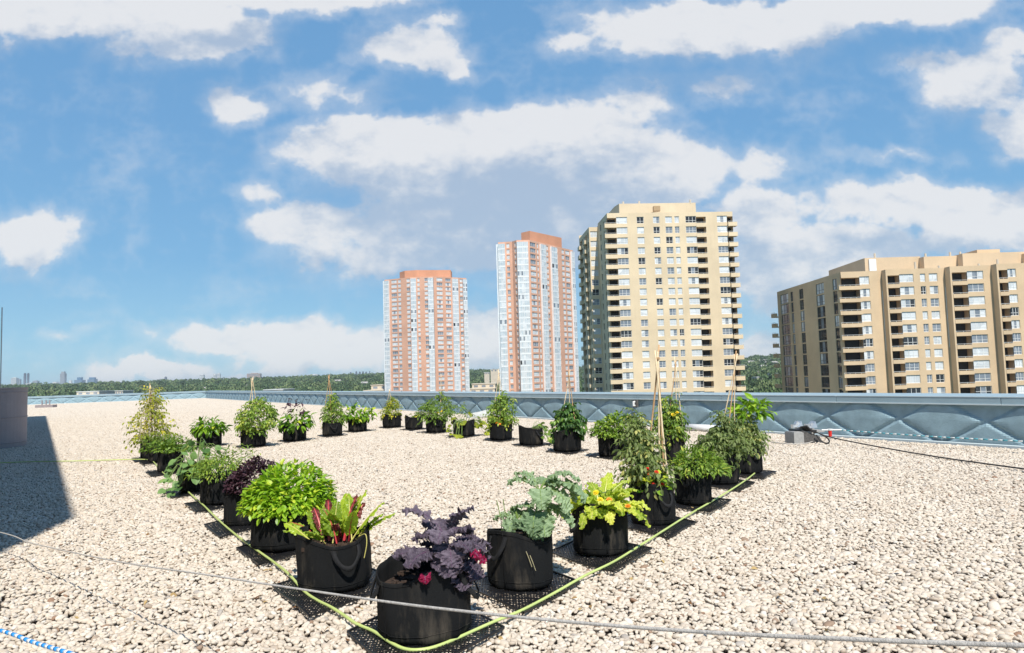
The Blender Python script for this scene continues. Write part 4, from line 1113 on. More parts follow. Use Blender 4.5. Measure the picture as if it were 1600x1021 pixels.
def low_block(label, x0, x1, yt, Y, m, dp=30, cat='building', tiers=1):
    a = at(x0, 600, Y); c = at(x1, 600, Y); zt = at((x0 + x1) / 2, yt, Y).z; zb = min(float(terrain(a.x, Y)) - 2, zt - 6)
    root = empty('low_building', (a.x, Y, zb)); tag(root, label, cat)
    w_ = c.x - a.x; H = zt - zb
    b = MB(); r_ = MB(); wn_ = MB()
    for k in range(tiers):
        h_ = H - (tiers - 1 - k) * 3.2; y0 = k * dp * .5; xa = w_ * .06 * k
        b.box((xa, y0, 0), (w_, y0 + dp, h_ - .5)); r_.box((xa - .4, y0 - .4, h_ - .5), (w_ + .4, y0 + dp + .4, h_))
        n = max(3, int((w_ - xa) / 5))
        for i in range(n):
            xx = xa + (w_ - xa) * (i + .25) / n; wn_.box((xx, y0 - .06, h_ - 2.6), (xx + (w_ - xa) * .5 / n, y0 + .02, h_ - 1.2))
    b.build('wall', B['slabc'], root); r_.build('roof', m, root); wn_.build('window_bands', B['g_mid'], root)
sand = simple('sand_coloured_flat_roof', (.58, .52, .42), .9, var=.15, vscale=.1); whr = simple('white_flat_roof', (.70, .71, .69), .8, var=.1, vscale=.1)
low_block('long white roofed low building above the far left parapet', 104, 142, 612, 620, whr, 25, tiers=2)
low_block('small white low building above the parapet, second from the left', 180, 192, 610.5, 640, whr, 18)
low_block('long curved white roof showing above the parapet right of the second bamboo teepee', 412, 442, 608.5, 480, whr, 25)
low_block('sandy terraced low building directly left of the broad salmon tower', 556, 604, 602, 430, sand, 35, tiers=3)
low_block('sandy terraced low building between the two salmon towers', 728, 772, 600, 470, sand, 30, tiers=3)
low_block('pale mid rise slab half hidden behind the slim salmon tower', 767, 783, 577, 900, B['frame'], 20)
low_block('white house showing among trees left of the white slab', 757, 765, 582, 1000, whr, 12)
for x, y, Y, m, lab in ((1192, 564.5, 1500, 'brown', 'pinkish hilltop house left of the long tan block'), (1166, 571, 1100, 'white', 'pale house among trees beside the beige tower'), (1183, 589, 620, 'white', 'small white house in the trees halfway down the right hill'), (1206, 583, 700, 'white', 'pale house in the trees nearest the long tan block')):
    low_block(lab, x, x + 9, y, Y, sky_m[m], 12, cat='house')

# ------------------------------------------------------------------ grow bags and plants
U1 = (ground(429, 914) - ground(488, 961)); U1.z = 0; U1.normalize()
U2 = (ground(906, 903) - ground(818, 952)); U2.z = 0; U2.normalize()
V3 = lambda *a: np.array(a, float)

def rot_frames(dirs, ups):
    y = dirs / np.linalg.norm(dirs, axis=1)[:, None]
    x = np.cross(y, ups); nx = np.linalg.norm(x, axis=1)[:, None]; x = np.where(nx < 1e-5, np.array([[1., 0, 0]]), x / np.maximum(nx, 1e-6))
    z = np.cross(x, y)
    return x, y, z
# leaf template: pointed oval, folded along the midrib and drooping at the tip
def leaf_tpl(wid=.5, fold=.12, droop=.25, rows=(.0, .22, .5, .78, 1.0), prof=(.0, .8, 1.0, .62, .0)):
    v = []; 
    for t, w_ in zip(rows, prof):
        z = -droop * t * t
        if w_ == 0: v.append((0, t, z))
        else: v += [(-wid * .5 * w_, t, z + fold * w_ * .6), (0, t, z), (wid * .5 * w_, t, z + fold * w_ * .6)]
    f = [(0, 2, 1), (0, 3, 2)]
    n = len(rows) - 2
    for i in range(n - 1):
        a = 1 + 3 * i; c = a + 3
        f += [(a, a + 1, c + 1, c), (a + 1, a + 2, c + 2, c + 1)]
    a = 1 + 3 * (n - 1); k = a + 3
    f += [(a, a + 1, k), (a + 1, a + 2, k)]
    return np.array(v), f
def put_leaves(b, pos, dirs, ups, size, tint, tpl, mi=0):
    tv, tf = tpl
    x, y, z = rot_frames(np.asarray(dirs, float), np.asarray(ups, float))
    n = len(pos); size = np.asarray(size).reshape(-1, 1, 1)
    V = np.asarray(pos)[:, None] + size * (tv[None, :, [0]] * x[:, None] + tv[None, :, [1]] * y[:, None] + tv[None, :, [2]] * z[:, None])
    k = len(tv); base = b.n
    b.v.append(V.reshape(-1, 3)); b.n += n * k
    for i in range(n):
        o_ = base + i * k
        b.f.extend([tuple(q + o_ for q in f) for f in tf])
    b.m.extend([mi] * (len(tf) * n)); b.tint.append(np.repeat(np.asarray(tint), k))
def unit(a): return a / np.maximum(np.linalg.norm(a, axis=-1, keepdims=True), 1e-9)

def big_leaf(b, base, az, elev, length, width, stalk=.3, bend=1.2, ruffle=.03, freq=8, mi=0, rib=1, tint=.5, r=None, nu=22, nv=13, lobes=.15, side=0.0, cup=0.0, ribw=.012, tipw=.25):
    """one large leaf with stalk, midrib and ruffled blade"""
    r = r or rng
    ca, sa = math.cos(az), math.sin(az); hz = np.array([ca, sa, 0.]); up = np.array([0, 0, 1.]); sd_ = np.array([-sa, ca, 0.])
    n = nu + 8; pts = []; T = []; p = np.array(base, float); e = elev
    ds = length / (n - 1)
    for i in range(n):
        t = i / (n - 1); e = elev - bend * t ** 1.6; d = hz * math.cos(e) + up * math.sin(e) + sd_ * side * t
        pts.append(p.copy()); T.append(d / np.linalg.norm(d)); p = p + d * ds
    pts = np.array(pts); T = np.array(T)
    Nn = unit(np.cross(T, sd_) * -1.0); Nn = np.where(Nn[:, [2]] * 0 + 1 > 0, Nn, Nn)
    ph = r.uniform(0, 6.28, 6)
    s0 = int(stalk * n)
    rows = n - s0; vs = []; tt = []
    for i in range(s0, n):
        t = (i - s0) / max(1, rows - 1)
        w_ = (math.sin(pi * min(1.0, .06 + .90 * t ** .85)) ** .6)
        w_ *= width * .5 * (1 + lobes * (math.sin(t * 23 + ph[0]) * .6 + math.sin(t * 41 + ph[1]) * .4))
        for j in range(nv):
            v_ = (j / (nv - 1)) * 2 - 1
            ed = abs(v_) ** 1.6
            sg = 0 if v_ < 0 else 1
            ed2 = .25 + .75 * ed
            ru = ruffle * ed2 * (.8 * math.sin(t * freq * 2.1 + ph[1 + sg] + v_ * 2) + math.sin(t * freq * 5.1 + ph[3 + sg] + v_ * 9) + .6 * math.sin(t * freq * 3.3 + v_ * 14 + ph[4]))
            la = ruffle * .55 * ed * math.sin(t * freq * 6.3 + ph[5] + sg)
            q = pts[i] + sd_ * (v_ * w_ + la * (1 if v_ > 0 else -1)) + Nn[i] * (ru + cup * ed * w_) + T[i] * ruffle * .5 * ed * math.sin(t * freq * 6.7 + ph[2])
            vs.append(q); tt.append(tint + (ed - .5) * .18 + r.uniform(-.10, .10))
    f = [(i * nv + j, i * nv + j + 1, (i + 1) * nv + j + 1, (i + 1) * nv + j) for i in range(rows - 1) for j in range(nv - 1)]
    b.add(np.array(vs), f, mi, np.array(tt))
    rad_ = [ribw * (1 - .75 * i / (n - 1)) for i in range(n)]
    b.tube([tuple(pts[i] - Nn[i] * .001) for i in range(0, n, 2)], rad_[::2][:len(pts[::2])], 5, mi=rib, tint=.5)

# ---- plant builders: each returns nothing, adds parts to root; local origin = bag centre at gravel level
def dome(root, name, mats, n, rx, ry, z0, z1, size, tpl, r, droop=.3, inner=.35, tint=(.5, .18), stems=14, stem_m=None, yellow=.05, off=(0, 0), up=.5, lump=.25, skirt=0.0):
    """leafy mound: leaves on stems spread through an uneven ellipsoid"""
    b = MB()
    u = unit(r.normal(0, 1, (n, 3))); u[:, 2] = np.abs(u[:, 2]) * (1 - skirt) - skirt * r.uniform(0, .6, n)
    u = unit(u)
    k1 = r.normal(0, 2.2, (4, 3)); ph = r.uniform(0, 6, 4)
    lum = 1 + lump * np.sin(u @ k1.T + ph).sum(1) / 2
    rad_ = (inner + (1 - inner) * r.random(n) ** .45) * lum
    pos = u * rad_[:, None] * np.array([rx, ry, (z1 - z0)]) + np.array([off[0], off[1], z0])
    dirs = unit(u * 1.0 + r.normal(0, .55, (n, 3)) + np.array([0, 0, -droop]))
    ups = unit(u * .35 + np.array([0, 0, 1.0]) * (up + .5) + r.normal(0, .3, (n, 3)))
    s_ = size * r.uniform(.6, 1.25, n)
    tn = np.clip(r.normal(tint[0], tint[1], n) , 0, .88); tn = np.where(r.random(n) < yellow, .98, tn)
    put_leaves(b, pos, dirs, ups, s_, tn, tpl)
    b.build(name, mats, root)
    if stems:
        b = MB()
        for i in range(stems):
            q = pos[i * (n // stems)]; m_ = (q * .5) + np.array([0, 0, z0 * .4])
            b.tube([(q[0] * .12, q[1] * .12, .28), tuple(m_ * np.array([.8, .8, 1])), tuple(q)], [.006, .005, .002], 5)
        b.build('stem', stem_m or L['stem'], root)

def compound(b, p, d, length, lw, r, tpl, tint, n=3):
    """tomato style compound leaf"""
    d = unit(np.array(d, float)); side = unit(np.cross(d, [0, 0, 1.0]) + r.normal(0, .15, 3))
    P_ = []; D_ = []; S_ = []
    pts = []; q = np.array(p, float); dd = d.copy()
    for i in range(n + 1):
        pts.append(tuple(q)); 
        if i > 0:
            for sg in (-1, 1):
                P_.append(q.copy()); D_.append(unit(dd * .45 + side * sg + r.normal(0, .2, 3) + [0, 0, -.15])); S_.append(lw * r.uniform(.7, 1.1))
        q = q + dd * length / (n + .5); dd = unit(dd + np.array([0, 0, -.22]))
    P_.append(q.copy()); D_.append(dd); S_.append(lw * 1.15); pts.append(tuple(q))
    return P_, D_, S_, pts
def vine(root, r, stems, z0, z1, spread, mats, leafn, llen, lw, poles=None, yellow=.08, tint=.5, droop=.35, drymats=None, asym=(0, 0), name='foliage', topnarrow=.4, low=0.0):
    """tall plant of several stems carrying compound leaves all the way up"""
    b = MB(); st = MB(); tpl = leaf_tpl(.55, .12, .3)
    P_ = []; D_ = []; S_ = []; T_ = []
    for k in range(stems):
        a_ = 2 * pi * k / stems + r.uniform(-.5, .5); sp_ = spread * r.uniform(.2, .75)
        hgt_ = z1 * r.uniform(.72, 1.0) if k else z1
        pts = []
        for i in range(9):
            t = i / 8; z = .28 + (hgt_ - .28) * t
            bulge = math.sin(pi * min(1, t * .8 + .15)) * sp_ * (1 - (1 - topnarrow) * t)
            pts.append((math.cos(a_) * bulge + r.normal(0, .015) + asym[0] * t, math.sin(a_) * bulge + r.normal(0, .015) + asym[1] * t, z))
        st.tube(pts, [.008 * (1 - .6 * i / 8) for i in range(9)], 5)
        for i in range(int(leafn * 1.55)):
            t = r.uniform(low, 1.0) ** .85; f_ = t * 8; j = min(7, int(f_)); q = np.array(pts[j]) + (np.array(pts[j + 1]) - np.array(pts[j])) * (f_ - j)
            if q[2] < z0: continue
            an = r.uniform(0, 2 * pi); el = r.uniform(-.5, .7)
            d = (math.cos(an) * math.cos(el), math.sin(an) * math.cos(el), math.sin(el))
            sc_l = (1 - .45 * t)
            p_, d_, s_, pl = compound(b, q, d, llen * sc_l * r.uniform(.6, 1.2), lw * .78 * (1 - .3 * t), r, None, .5)
            P_ += p_; D_ += d_; S_ += s_
            base_t = np.clip(r.normal(tint, .16), 0, .9) if r.random() > yellow else .98
            T_ += [base_t] * len(p_)
            st.tube(pl, .0022, 3, cap=False)
    P_ = np.array(P_); D_ = np.array(D_); n = len(P_)
    D_[:, 2] -= droop
    put_leaves(b, P_, unit(D_), unit(np.array([0, 0, 1.0]) + r.normal(0, .45, (n, 3))), S_, np.array(T_), tpl)
    b.build(name, mats, root); st.build('stem', drymats or L['stem'], root)

def teepee(root, r, apex, feet, m=None, rad_=.0075, over=.1):
    for (x, y) in feet:
        a_ = np.array(apex) + np.array([r.normal(0, .012), r.normal(0, .012), 0]); f_ = np.array([x, y, .14]); d = unit(a_ - f_)
        e_ = a_ + d * over * r.uniform(.6, 1.3)
        n = 9; pts = [tuple(f_ + (e_ - f_) * i / (n - 1) + np.array([math.sin(i * 1.3) * .0025, math.cos(i * 1.1) * .0025, 0])) for i in range(n)]
        b = MB(); b.tube(pts, [rad_ * (1.12 if i % 2 else .96) for i in range(n)], 7); b.build('bamboo_pole', m or (M['bamboo'] if r.random() < .7 else M['bamboo_dark']), root, smooth=True)
    b = MB(); q = np.array(apex)
    for k in range(3): b.tube([(q[0] + .016 * math.cos(t), q[1] + .016 * math.sin(t), q[2] - .01 + .008 * k) for t in np.linspace(0, 2 * pi, 9)], .003, 4)
    b.build('twine', M['bamboo_dark'], root)

def flower(root, p, size, m, name='flower', r=None, center=None):
    b = MB(); r = r or rng
    for ring, (cnt, rr_, zz_) in enumerate(((9, 1.0, 0), (8, .7, .25), (6, .4, .45))):
        for k in range(cnt):
            a_ = 2 * pi * k / cnt + ring * .4; c_, s_ = math.cos(a_), math.sin(a_)
            u_ = np.array([c_, s_, 0]); v_ = np.array([-s_, c_, 0]); z_ = np.array([0, 0, 1.])
            w_ = size * .38 * rr_
            vs = [z_ * size * zz_ * .6, u_ * size * rr_ * .6 + v_ * w_ + z_ * size * (zz_ + .15), u_ * size * rr_ + z_ * size * (zz_ + .02), u_ * size * rr_ * .6 - v_ * w_ + z_ * size * (zz_ + .15)]
            b.add(np.array(vs), [(0, 3, 2, 1)])
    o = b.build(name, m, root); o.location = p; o.rotation_euler = (r.uniform(.3, 1.0), r.uniform(-.4, .4), r.uniform(-.6, .6)); return o

def ball(root, p, s_, m, name):
    v0, f0 = ico(2); b = MB(); b.add(v0 * s_, [tuple(q) for q in f0.tolist()]); o = b.build(name, m, root, smooth=True); o.location = p; return o

def make_bag(root, rad_, h, r, hand=(0.0, pi), tilt=0.0, fold=0.028, soil=.07, slump=0.2, seam=True):
    """open topped felt bag: one continuous cloth surface, wrinkled, with strap handles"""
    n = 72; levels = [(.90, -.0), (.965, .012), (.99, .035), (1.0, .08), (1.005, .2 * h / .36), (1.0, .27 * h / .36), (.995, h - .03), (1.0, h - .008), (.992, h), (.972, h - .004), (.965, h - .04), (.955, h - .12), (.93, h - .2)]
    ph = r.uniform(0, 6.28, 8); kx = 1 + r.uniform(-.05, .05)
    def surf(a_, rr_, z, soft=1.0):
        t = z / h
        w_ = 1 + fold * soft * (math.sin(3 * a_ + ph[0] + t * 1.2) * t * 1.3 + .8 * math.sin(5 * a_ + ph[1] - t * 2) * t + .6 * math.sin(9 * a_ + ph[2] + 3 * t) + .5 * math.sin(17 * a_ + ph[3] + 6 * t) * (1 - .5 * t) + .35 * math.sin(6 * t * pi + 4 * a_ + ph[4]))
        z2 = z + t * (.022 * math.sin(a_ * 2 + ph[5]) + .010 * math.sin(a_ * 3 + ph[6])) * (1 + slump * 3) - slump * t * max(0, math.sin(a_ + ph[7])) * .1
        R_ = rad_ * rr_ * w_
        return (R_ * math.cos(a_) * kx, R_ * math.sin(a_) / kx, z2)
    b = MB(); vs = [surf(2 * pi * k / n, rr_, z) for rr_, z in levels for k in range(n)]
    fs = [(i * n + k, i * n + (k + 1) % n, (i + 1) * n + (k + 1) % n, (i + 1) * n + k) for i in range(len(levels) - 1) for k in range(n)]
    fs.append(tuple(range(n))[::-1])
    b.add(vs, fs)
    if seam:
        for z in (.052, h - .022):      # stitched hems
            b.tube([surf(2 * pi * k / n, 1.004, z) for k in range(n + 1)], .0022, 4, cap=False)
        a_ = r.uniform(3.6, 5.6); b.tube([surf(a_, 1.003, z) for z in np.linspace(.02, h - .01, 9)], .0035, 4)
    bag = b.build('grow_bag', M['bag'], root, smooth=True)
    for a_ in hand:
        hb = MB(); wdt = .017; span = .34; drop = .13; outw = r.uniform(.022, .06)
        N = 16; rows = []
        for i in range(N + 1):
            t = i / N; aa_ = a_ + (t - .5) * 2 * span
            s_ = math.sin(pi * t); z = h - .035 - drop * (s_ ** .7) ; q = np.array(surf(aa_, 1.01, z)); u_ = np.array([math.cos(aa_), math.sin(aa_), 0])
            q = q + u_ * outw * s_ ** .6
            pn = np.array([-math.sin(aa_), math.cos(aa_), 0])
            tan_z = math.cos(pi * t) * (-1)
            w1 = np.array([0, 0, 1.]) * wdt * (abs(s_) ** .5) + pn * wdt * (1 if t > .5 else -1) * (1 - s_) * -1
            rows.append((q + w1, q - w1, q + w1 + u_ * .004, q - w1 + u_ * .004))
        vs = [p_ for row in rows for p_ in row]
        fs = []
        for i in range(N):
            o_ = 4 * i; e_ = o_ + 4
            fs += [(o_, o_ + 1, e_ + 1, e_), (o_ + 2, e_ + 2, e_ + 3, o_ + 3), (o_, e_, e_ + 2, o_ + 2), (o_ + 1, o_ + 3, e_ + 3, e_ + 1)]
        hb.add(np.array(vs), fs); hb.build('handle', M['strap'], bag, smooth=True)
    sb = MB(); k = 40; zs = h - soil
    ring = [(rad_ * .95 * math.cos(2 * pi * i / k) * kx, rad_ * .95 * math.sin(2 * pi * i / k) / kx, zs) for i in range(k)]
    mid = [(rad_ * .5 * math.cos(2 * pi * i / k), rad_ * .5 * math.sin(2 * pi * i / k), zs + .012 + .008 * math.sin(i * 2.3)) for i in range(k)]
    sb.add(ring + mid + [(0, 0, zs + .02)], [(i, (i + 1) % k, k + (i + 1) % k, k + i) for i in range(k)] + [(k + i, k + (i + 1) % k, 2 * k) for i in range(k)])
    for i in range(90):
        q = r.uniform(-1, 1, 2) * rad_ * .7; s_ = r.uniform(.006, .014); sb.box((q[0] - s_, q[1] - s_, zs + .0), (q[0] + s_, q[1] + s_ * .7, zs + .014 + s_))
    sb.build('soil', M['soil'], root)
    return bag

def make_mat(c, size, r, label, skew=0.0):
    """rubber drainage mat: diamond lattice of bars"""
    u = U1; v = U2
    root = empty('rubber_mat', (c.x, c.y, 0)); tag(root, label, 'mat', 'black rubber mats under the grow bags')
    dist = math.hypot(c.x, c.y)
    cell = .035 if dist < 7 else .055; bw = .0082 if dist < 7 else .013
    n = int(size / cell); b = MB(); hs = size / 2
    def P_(a_, c_, z): 
        wav = .008 * math.sin(a_ * 9 + skew * 5) + .007 * math.sin(c_ * 8 + skew * 3)
        q = u * a_ + v * c_; return (q.x, q.y, z + wav + .012)
    def bar(a0, c0, a1, c1, wd=bw, h_=.0045):
        d = np.array([a1 - a0, c1 - c0]); l_ = np.linalg.norm(d); 
        if l_ < .004: return
        k = max(1, int(l_ / .25)); 
        nrm = np.array([-d[1], d[0]]) / l_ * wd / 2
        vs = []; 
        for i in range(k + 1):
            p_ = np.array([a0, c0]) + d * i / k
            for sg, z in ((1, 0), (1, h_), (-1, h_), (-1, 0)): vs.append(P_(p_[0] + nrm[0] * sg, p_[1] + nrm[1] * sg, z))
        fs = [(4 * i + j, 4 * i + (j + 1) % 4, 4 * i + 4 + (j + 1) % 4, 4 * i + 4 + j) for i in range(k) for j in range(4)]
        b.add(np.array(vs), fs)
    for i in range(-n, n + 1):
        s_ = i * cell
        # diagonals a-c=s and a+c=s clipped to the square
        a0 = max(-hs, -hs + s_); a1 = min(hs, hs + s_)
        if a1 > a0: bar(a0, a0 - s_, a1, a1 - s_); bar(a0, -(a0 - s_), a1, -(a1 - s_), h_=.004)
    for (a0, c0, a1, c1) in ((-hs, -hs, hs, -hs), (hs, -hs, hs, hs), (hs, hs, -hs, hs), (-hs, hs, -hs, -hs)): bar(a0, c0, a1, c1, wd=.012, h_=.011)
    b.build('lattice', M['mat'], root)
    return root

TPL = {'ovate': leaf_tpl(.62, .16, .22), 'lance': leaf_tpl(.30, .10, .4), 'broad': leaf_tpl(.9, .1, .25, prof=(.0, .95, 1.0, .7, .0)), 'tiny': leaf_tpl(.4, .05, .2), 'pepper': leaf_tpl(.48, .14, .45)}

POTS = []
def pot(x0, x1, yb, label, matlabel, plant, h=.36, hand=None, seed=1, matsize=.74, mato=(0, 0), **kw):
    r = np.random.default_rng(seed * 13 + 5)
    xc = (x0 + x1) / 2; f = ground(xc, yb, .02); v = Vector((f.x, f.y, 0)).normalized()
    wv_ = (ground(x1, yb) - ground(x0, yb)).length / 2
    rad_ = wv_ * (f.length + wv_) / f.length
    rad_ = min(max(rad_, .2), .265)
    c = f + v * rad_; c.z = .022
    root = empty('potted_plant', c); tag(root, label, 'potted plant', 'potted plants in black grow bags')
    base_a = math.atan2(-v.y, -v.x)
    hand = hand if hand is not None else [base_a + r.uniform(-1.4, 1.4), base_a + pi + r.uniform(-.3, .3)]
    make_bag(root, rad_, h, r, hand=hand, **kw)
    if matlabel: make_mat(Vector((c.x, c.y, 0)) + U1 * mato[0] + U2 * mato[1], matsize, r, matlabel, seed * .7)
    scale = c.y / FPX
    info = dict(c=c, r=r, Y=c.y, rad=rad_, h=h, sc=scale)
    def loc(px, py, dy=0.0):
        q = at(px, py, c.y + dy); return (q.x - c.x, dy, q.z - c.z)
    info['loc'] = loc
    plant(root, info)
    return root

# ---- specific plants
def kale(matk, ribm, n, L_, W_, seed, redtips=0, elevs=(0.5, 1.35), bend=(1.2, 2.0), az=None, ruffle=.022, zs=None, centre=(0, 0), lean=(0, 0)):
    def f(root, I):
        r = np.random.default_rng(seed); mats = [L[matk], L[ribm]]
        b = MB(); z0 = I['h'] - .06
        st = MB(); tops = []
        for s_ in range(2):
            top = np.array([centre[0] + lean[0] + r.normal(0, .03), centre[1] + lean[1] + r.normal(0, .03), z0 + .12 + .06 * s_])
            st.tube([(centre[0] + .03 * s_, centre[1], z0 - .02), tuple((top + np.array([centre[0], centre[1], z0])) / 2), tuple(top)], [.014, .013, .01], 7); tops.append(top)
        st.build('stem', L[ribm], root)
        for i in range(n):
            a_ = (az[i] if az else i * 2.399 + r.uniform(-.3, .3)); e_ = r.uniform(*elevs); t = tops[i % 2]
            big_leaf(b, t - np.array([0, 0, r.uniform(0, .14)]), a_, e_, L_ * r.uniform(.75, 1.12), W_ * r.uniform(.8, 1.15), stalk=.34, bend=r.uniform(*bend), ruffle=ruffle, freq=11, r=r, nu=64, nv=19, lobes=.16, ribw=.006, tint=r.uniform(.35, .75), side=r.uniform(-.2, .2))
        b.build('foliage', mats, root)
        if redtips:
            b = MB()
            for (px, py, l_) in redtips:
                q = I['loc'](px, py, -I['rad'] * .9); a_ = math.atan2(q[1], q[0])
                big_leaf(b, (q[0], q[1], q[2] + .03), a_, .1, l_, l_ * .75, stalk=.1, bend=1.5, ruffle=.012, freq=9, r=r, nu=16, nv=11, ribw=.004)
            b.build('magenta_leaves', [L['kale_red'], L['stem_purple']], root)
    return f
front = -pi / 2
def purple_kale(root, I):
    azs = [front + a_ for a_ in (-.2, .5, -1.0, 1.25, 2.2, -2.1, 3.0, .15, .9, -1.5, 1.8, -2.7, .3, -.6, 2.7, 1.0, .7, -.15, 1.5, -1.3, 2.0, .05)]
    kale('kale_purple', 'stem_purple', 22, .32, .16, 11, redtips=[(664, 908, .075), (735, 872, .075), (744, 880, .065)], elevs=(.35, 1.3), bend=(1.0, 2.2), az=azs, centre=(.06, 0), lean=(.04, -.02), ruffle=.0115)(root, I)
def green_kale(root, I):
    r = np.random.default_rng(21); b = MB(); loc = I['loc']
    st = MB()
    base = (.05, .0, I['h'] - .06)
    s1 = [base, loc(838, 800), loc(843, 765, .0)]
    st.tube(smooth_path([Vector(q) for q in s1], 4), .010, 6)
    s2 = [( -.05, -.02, I['h'] - .06), loc(808, 815), loc(806, 800)]
    st.tube(smooth_path([Vector(q) for q in s2], 4), .008, 6)
    # bare thin stems on the left
    for (xa, ya, xb, yb) in ((785, 838, 776, 782), (789, 832, 786, 780), (800, 830, 790, 800), (795, 835, 812, 805)): st.tube([loc(xa, ya), loc((xa + xb) / 2 + 2, (ya + yb) / 2), loc(xb, yb)], .003, 4)
    st.build('stem', L['stem'], root)
    T = np.array(loc(843, 768)); M_ = np.array(loc(840, 800)); Lw = np.array(loc(812, 818))
    for (p_, az, el, l_, w_, bd) in ((T, 0.2, .5, .34, .17, 2.3), (T, -.7, .3, .32, .16, 2.2), (T, pi, .9, .26, .13, 1.8), (T, pi * .8, 1.2, .24, .12, 1.8), (T, 1.2, .7, .3, .15, 2.0), (T, -1.6, .4, .28, .15, 2.1), (T, .0, 1.0, .34, .15, 2.2), (T, -.3, .6, .40, .17, 2.3),
                                    (M_, -.2, .3, .30, .16, 1.8), (M_, -1.2, .1, .28, .17, 1.7), (M_, 2.6, .5, .25, .14, 1.7), (M_, .6, .4, .3, .15, 2.0),
                                    (Lw, -1.3, .6, .22, .15, 1.9), (Lw, pi, .8, .20, .15, 1.8), (Lw, -2.2, .5, .2, .14, 1.8), (Lw, -.5, .5, .24, .16, 2.0), (Lw, 1.5, .8, .2, .13, 1.6), (M_, -1.7, .3, .30, .16, 2.2), (Lw, -1.0, .2, .26, .15, 2.2)):
        big_leaf(b, p_, az + r.uniform(-.2, .2), el, l_ * 1.0, w_, stalk=.22, bend=bd, ruffle=.0115, freq=11, r=r, nu=60, nv=19, lobes=.16, ribw=.005, tint=r.uniform(.35, .75))
    b.build('foliage', [L['kale_green'], L['stem']], root)
    b = MB(); [b.tube([loc(x, y, -I['rad'] * 1.02), loc(x + 4, y + 10, -I['rad'] * 1.04), loc(x + 9, y + 24, -I['rad'] * 1.04)], .0022, 4) for x, y in ((828, 868), (822, 862))]
    b.build('dry_stem', L['stem_dry'], root)
def chard(root, I):
    r = np.random.default_rng(31); loc = I['loc']; b = MB()
    data = [(500, 846, 2.6, .5, .30, 1), (505, 846, 2.2, .8, .30, 2), (498, 848, -2.6, .5, .24, 2), (512, 846, 1.8, 1.2, .27, 1), (520, 845, 1.2, 1.35, .26, 2), (515, 848, -1.6, 1.1, .20, 2), (530, 845, .6, 1.2, .30, 1), (540, 844, .3, 1.25, .33, 2), (548, 843, .15, 1.0, .32, 2), (556, 842, .1, .75, .30, 2), (545, 848, -1.2, 1.1, .25, 1), (535, 850, -1.8, 1.1, .24, 1), (526, 846, 2.4, 1.25, .25, 1), (508, 850, -2.0, .8, .22, 2), (560, 846, -.4, .9, .26, 2), (490, 850, 2.9, .7, .25, 2), (538, 846, 1.5, 1.4, .30, 1), (550, 846, 2.0, 1.2, .33, 2), (502, 846, 1.0, 1.3, .25, 2)]
    for (x, y, az, el, l_, rib) in data:
        q = loc(x, y, r.uniform(-.1, .08)); big_leaf(b, (q[0], q[1], I['h'] - .07), az, el, l_ * 1.08, .098 * r.uniform(.8, 1.2), stalk=.20, bend=r.uniform(.2, .7), ruffle=.0055, freq=9, rib=rib, r=r, nu=34, nv=11, lobes=.06, ribw=.0055, tint=r.uniform(.35, .85), side=r.uniform(-.2, .2), cup=.2)
    b.build('foliage', [L['chard'], L['chard_stem'], L['chard_yellow']], root)
    b = MB()
    for (x, y, az, el, l_) in ((538, 843, .5, 1.4, .32), (522, 846, 1.2, 1.2, .26), (528, 850, -1.5, 1.0, .18), (515, 846, 1.9, 1.35, .29), (546, 846, .9, 1.2, .27), (506, 848, 2.3, 1.1, .26)):
        q = loc(x, y, 0); big_leaf(b, (q[0], q[1], I['h'] - .07), az, el, l_, .07, stalk=.3, bend=.4, ruffle=.008, r=r, nu=14, nv=9)
    o = b.build('red_leaves', [leafmat('dark_red_leaf', (.08, .012, .02), (.30, .08, .07)), L['chard_stem']], root)
    b = MB(); q = [loc(562, 838, -.2), loc(571, 835, -.24), loc(573, 850, -.26), loc(569, 872, -.26)]; b.tube(smooth_path([Vector(t) for t in q], 4), .003, 5); b.build('hanging_stem', L['chard_yellow'], root)
def lettuce(root, I):
    r = np.random.default_rng(41); b = MB(); z0 = I['h'] - .05
    for i in range(64):
        a_ = i * 2.399; e_ = r.uniform(.25, 1.35); rr_ = r.uniform(0, .13)
        big_leaf(b, (rr_ * math.cos(a_) + .02, rr_ * math.sin(a_), z0), a_, e_, .29 * r.uniform(.7, 1.25), .105 * r.uniform(.8, 1.25), stalk=.15, bend=r.uniform(.9, 2.1), ruffle=.0085, freq=9, r=r, nu=36, nv=11, lobes=.2, ribw=.005, tint=r.uniform(.3, .95))
    b.build('foliage', [L['lettuce'], L['chard_yellow']], root)
    dome(root, 'lower_leaves', L['mid'], 160, .22, .22, z0, z0 + .16, .05, TPL['lance'], r, stems=0, yellow=.1)
    for (px, py, m) in ((938, 781, 'yellow'), (952, 781, 'orange'), (981, 791, 'orange'), (931, 770, 'yellow')):
        flower(root, I['loc'](px, py, -I['rad'] * 1.02), .026, L[m], r=r)
def bushy(matk, n, size, tpl, rxpx, ztop_px, offx=0, z0=None, droop=.3, seed=1, yellow=.04, tint=.5, skirt=.25, lump=.22, stem=None, extra=None, inner=.35):
    def f(root, I):
        r = np.random.default_rng(seed); rx = rxpx * I['sc'] / 1.0; zt = I['loc'](I.get('cx', 0) or 800, ztop_px)[2] if False else None
        c = I['c']; px = 800 + FPX * c.x / c.y
        # height of the crown top from the photograph
        zt = at(800 + (c.x / c.y) * FPX, ztop_px, c.y).z - c.z
        zz = I['h'] - .02 if z0 is None else z0
        dome(root, 'foliage', L[matk], n, rx, rx * .9, zz, zt, size, TPL[tpl], r, droop=droop, yellow=yellow, tint=(tint, .17), off=(offx * I['sc'], 0), skirt=skirt, lump=lump, stem_m=stem, inner=inner)
        if extra: extra(root, I, r)
    return f
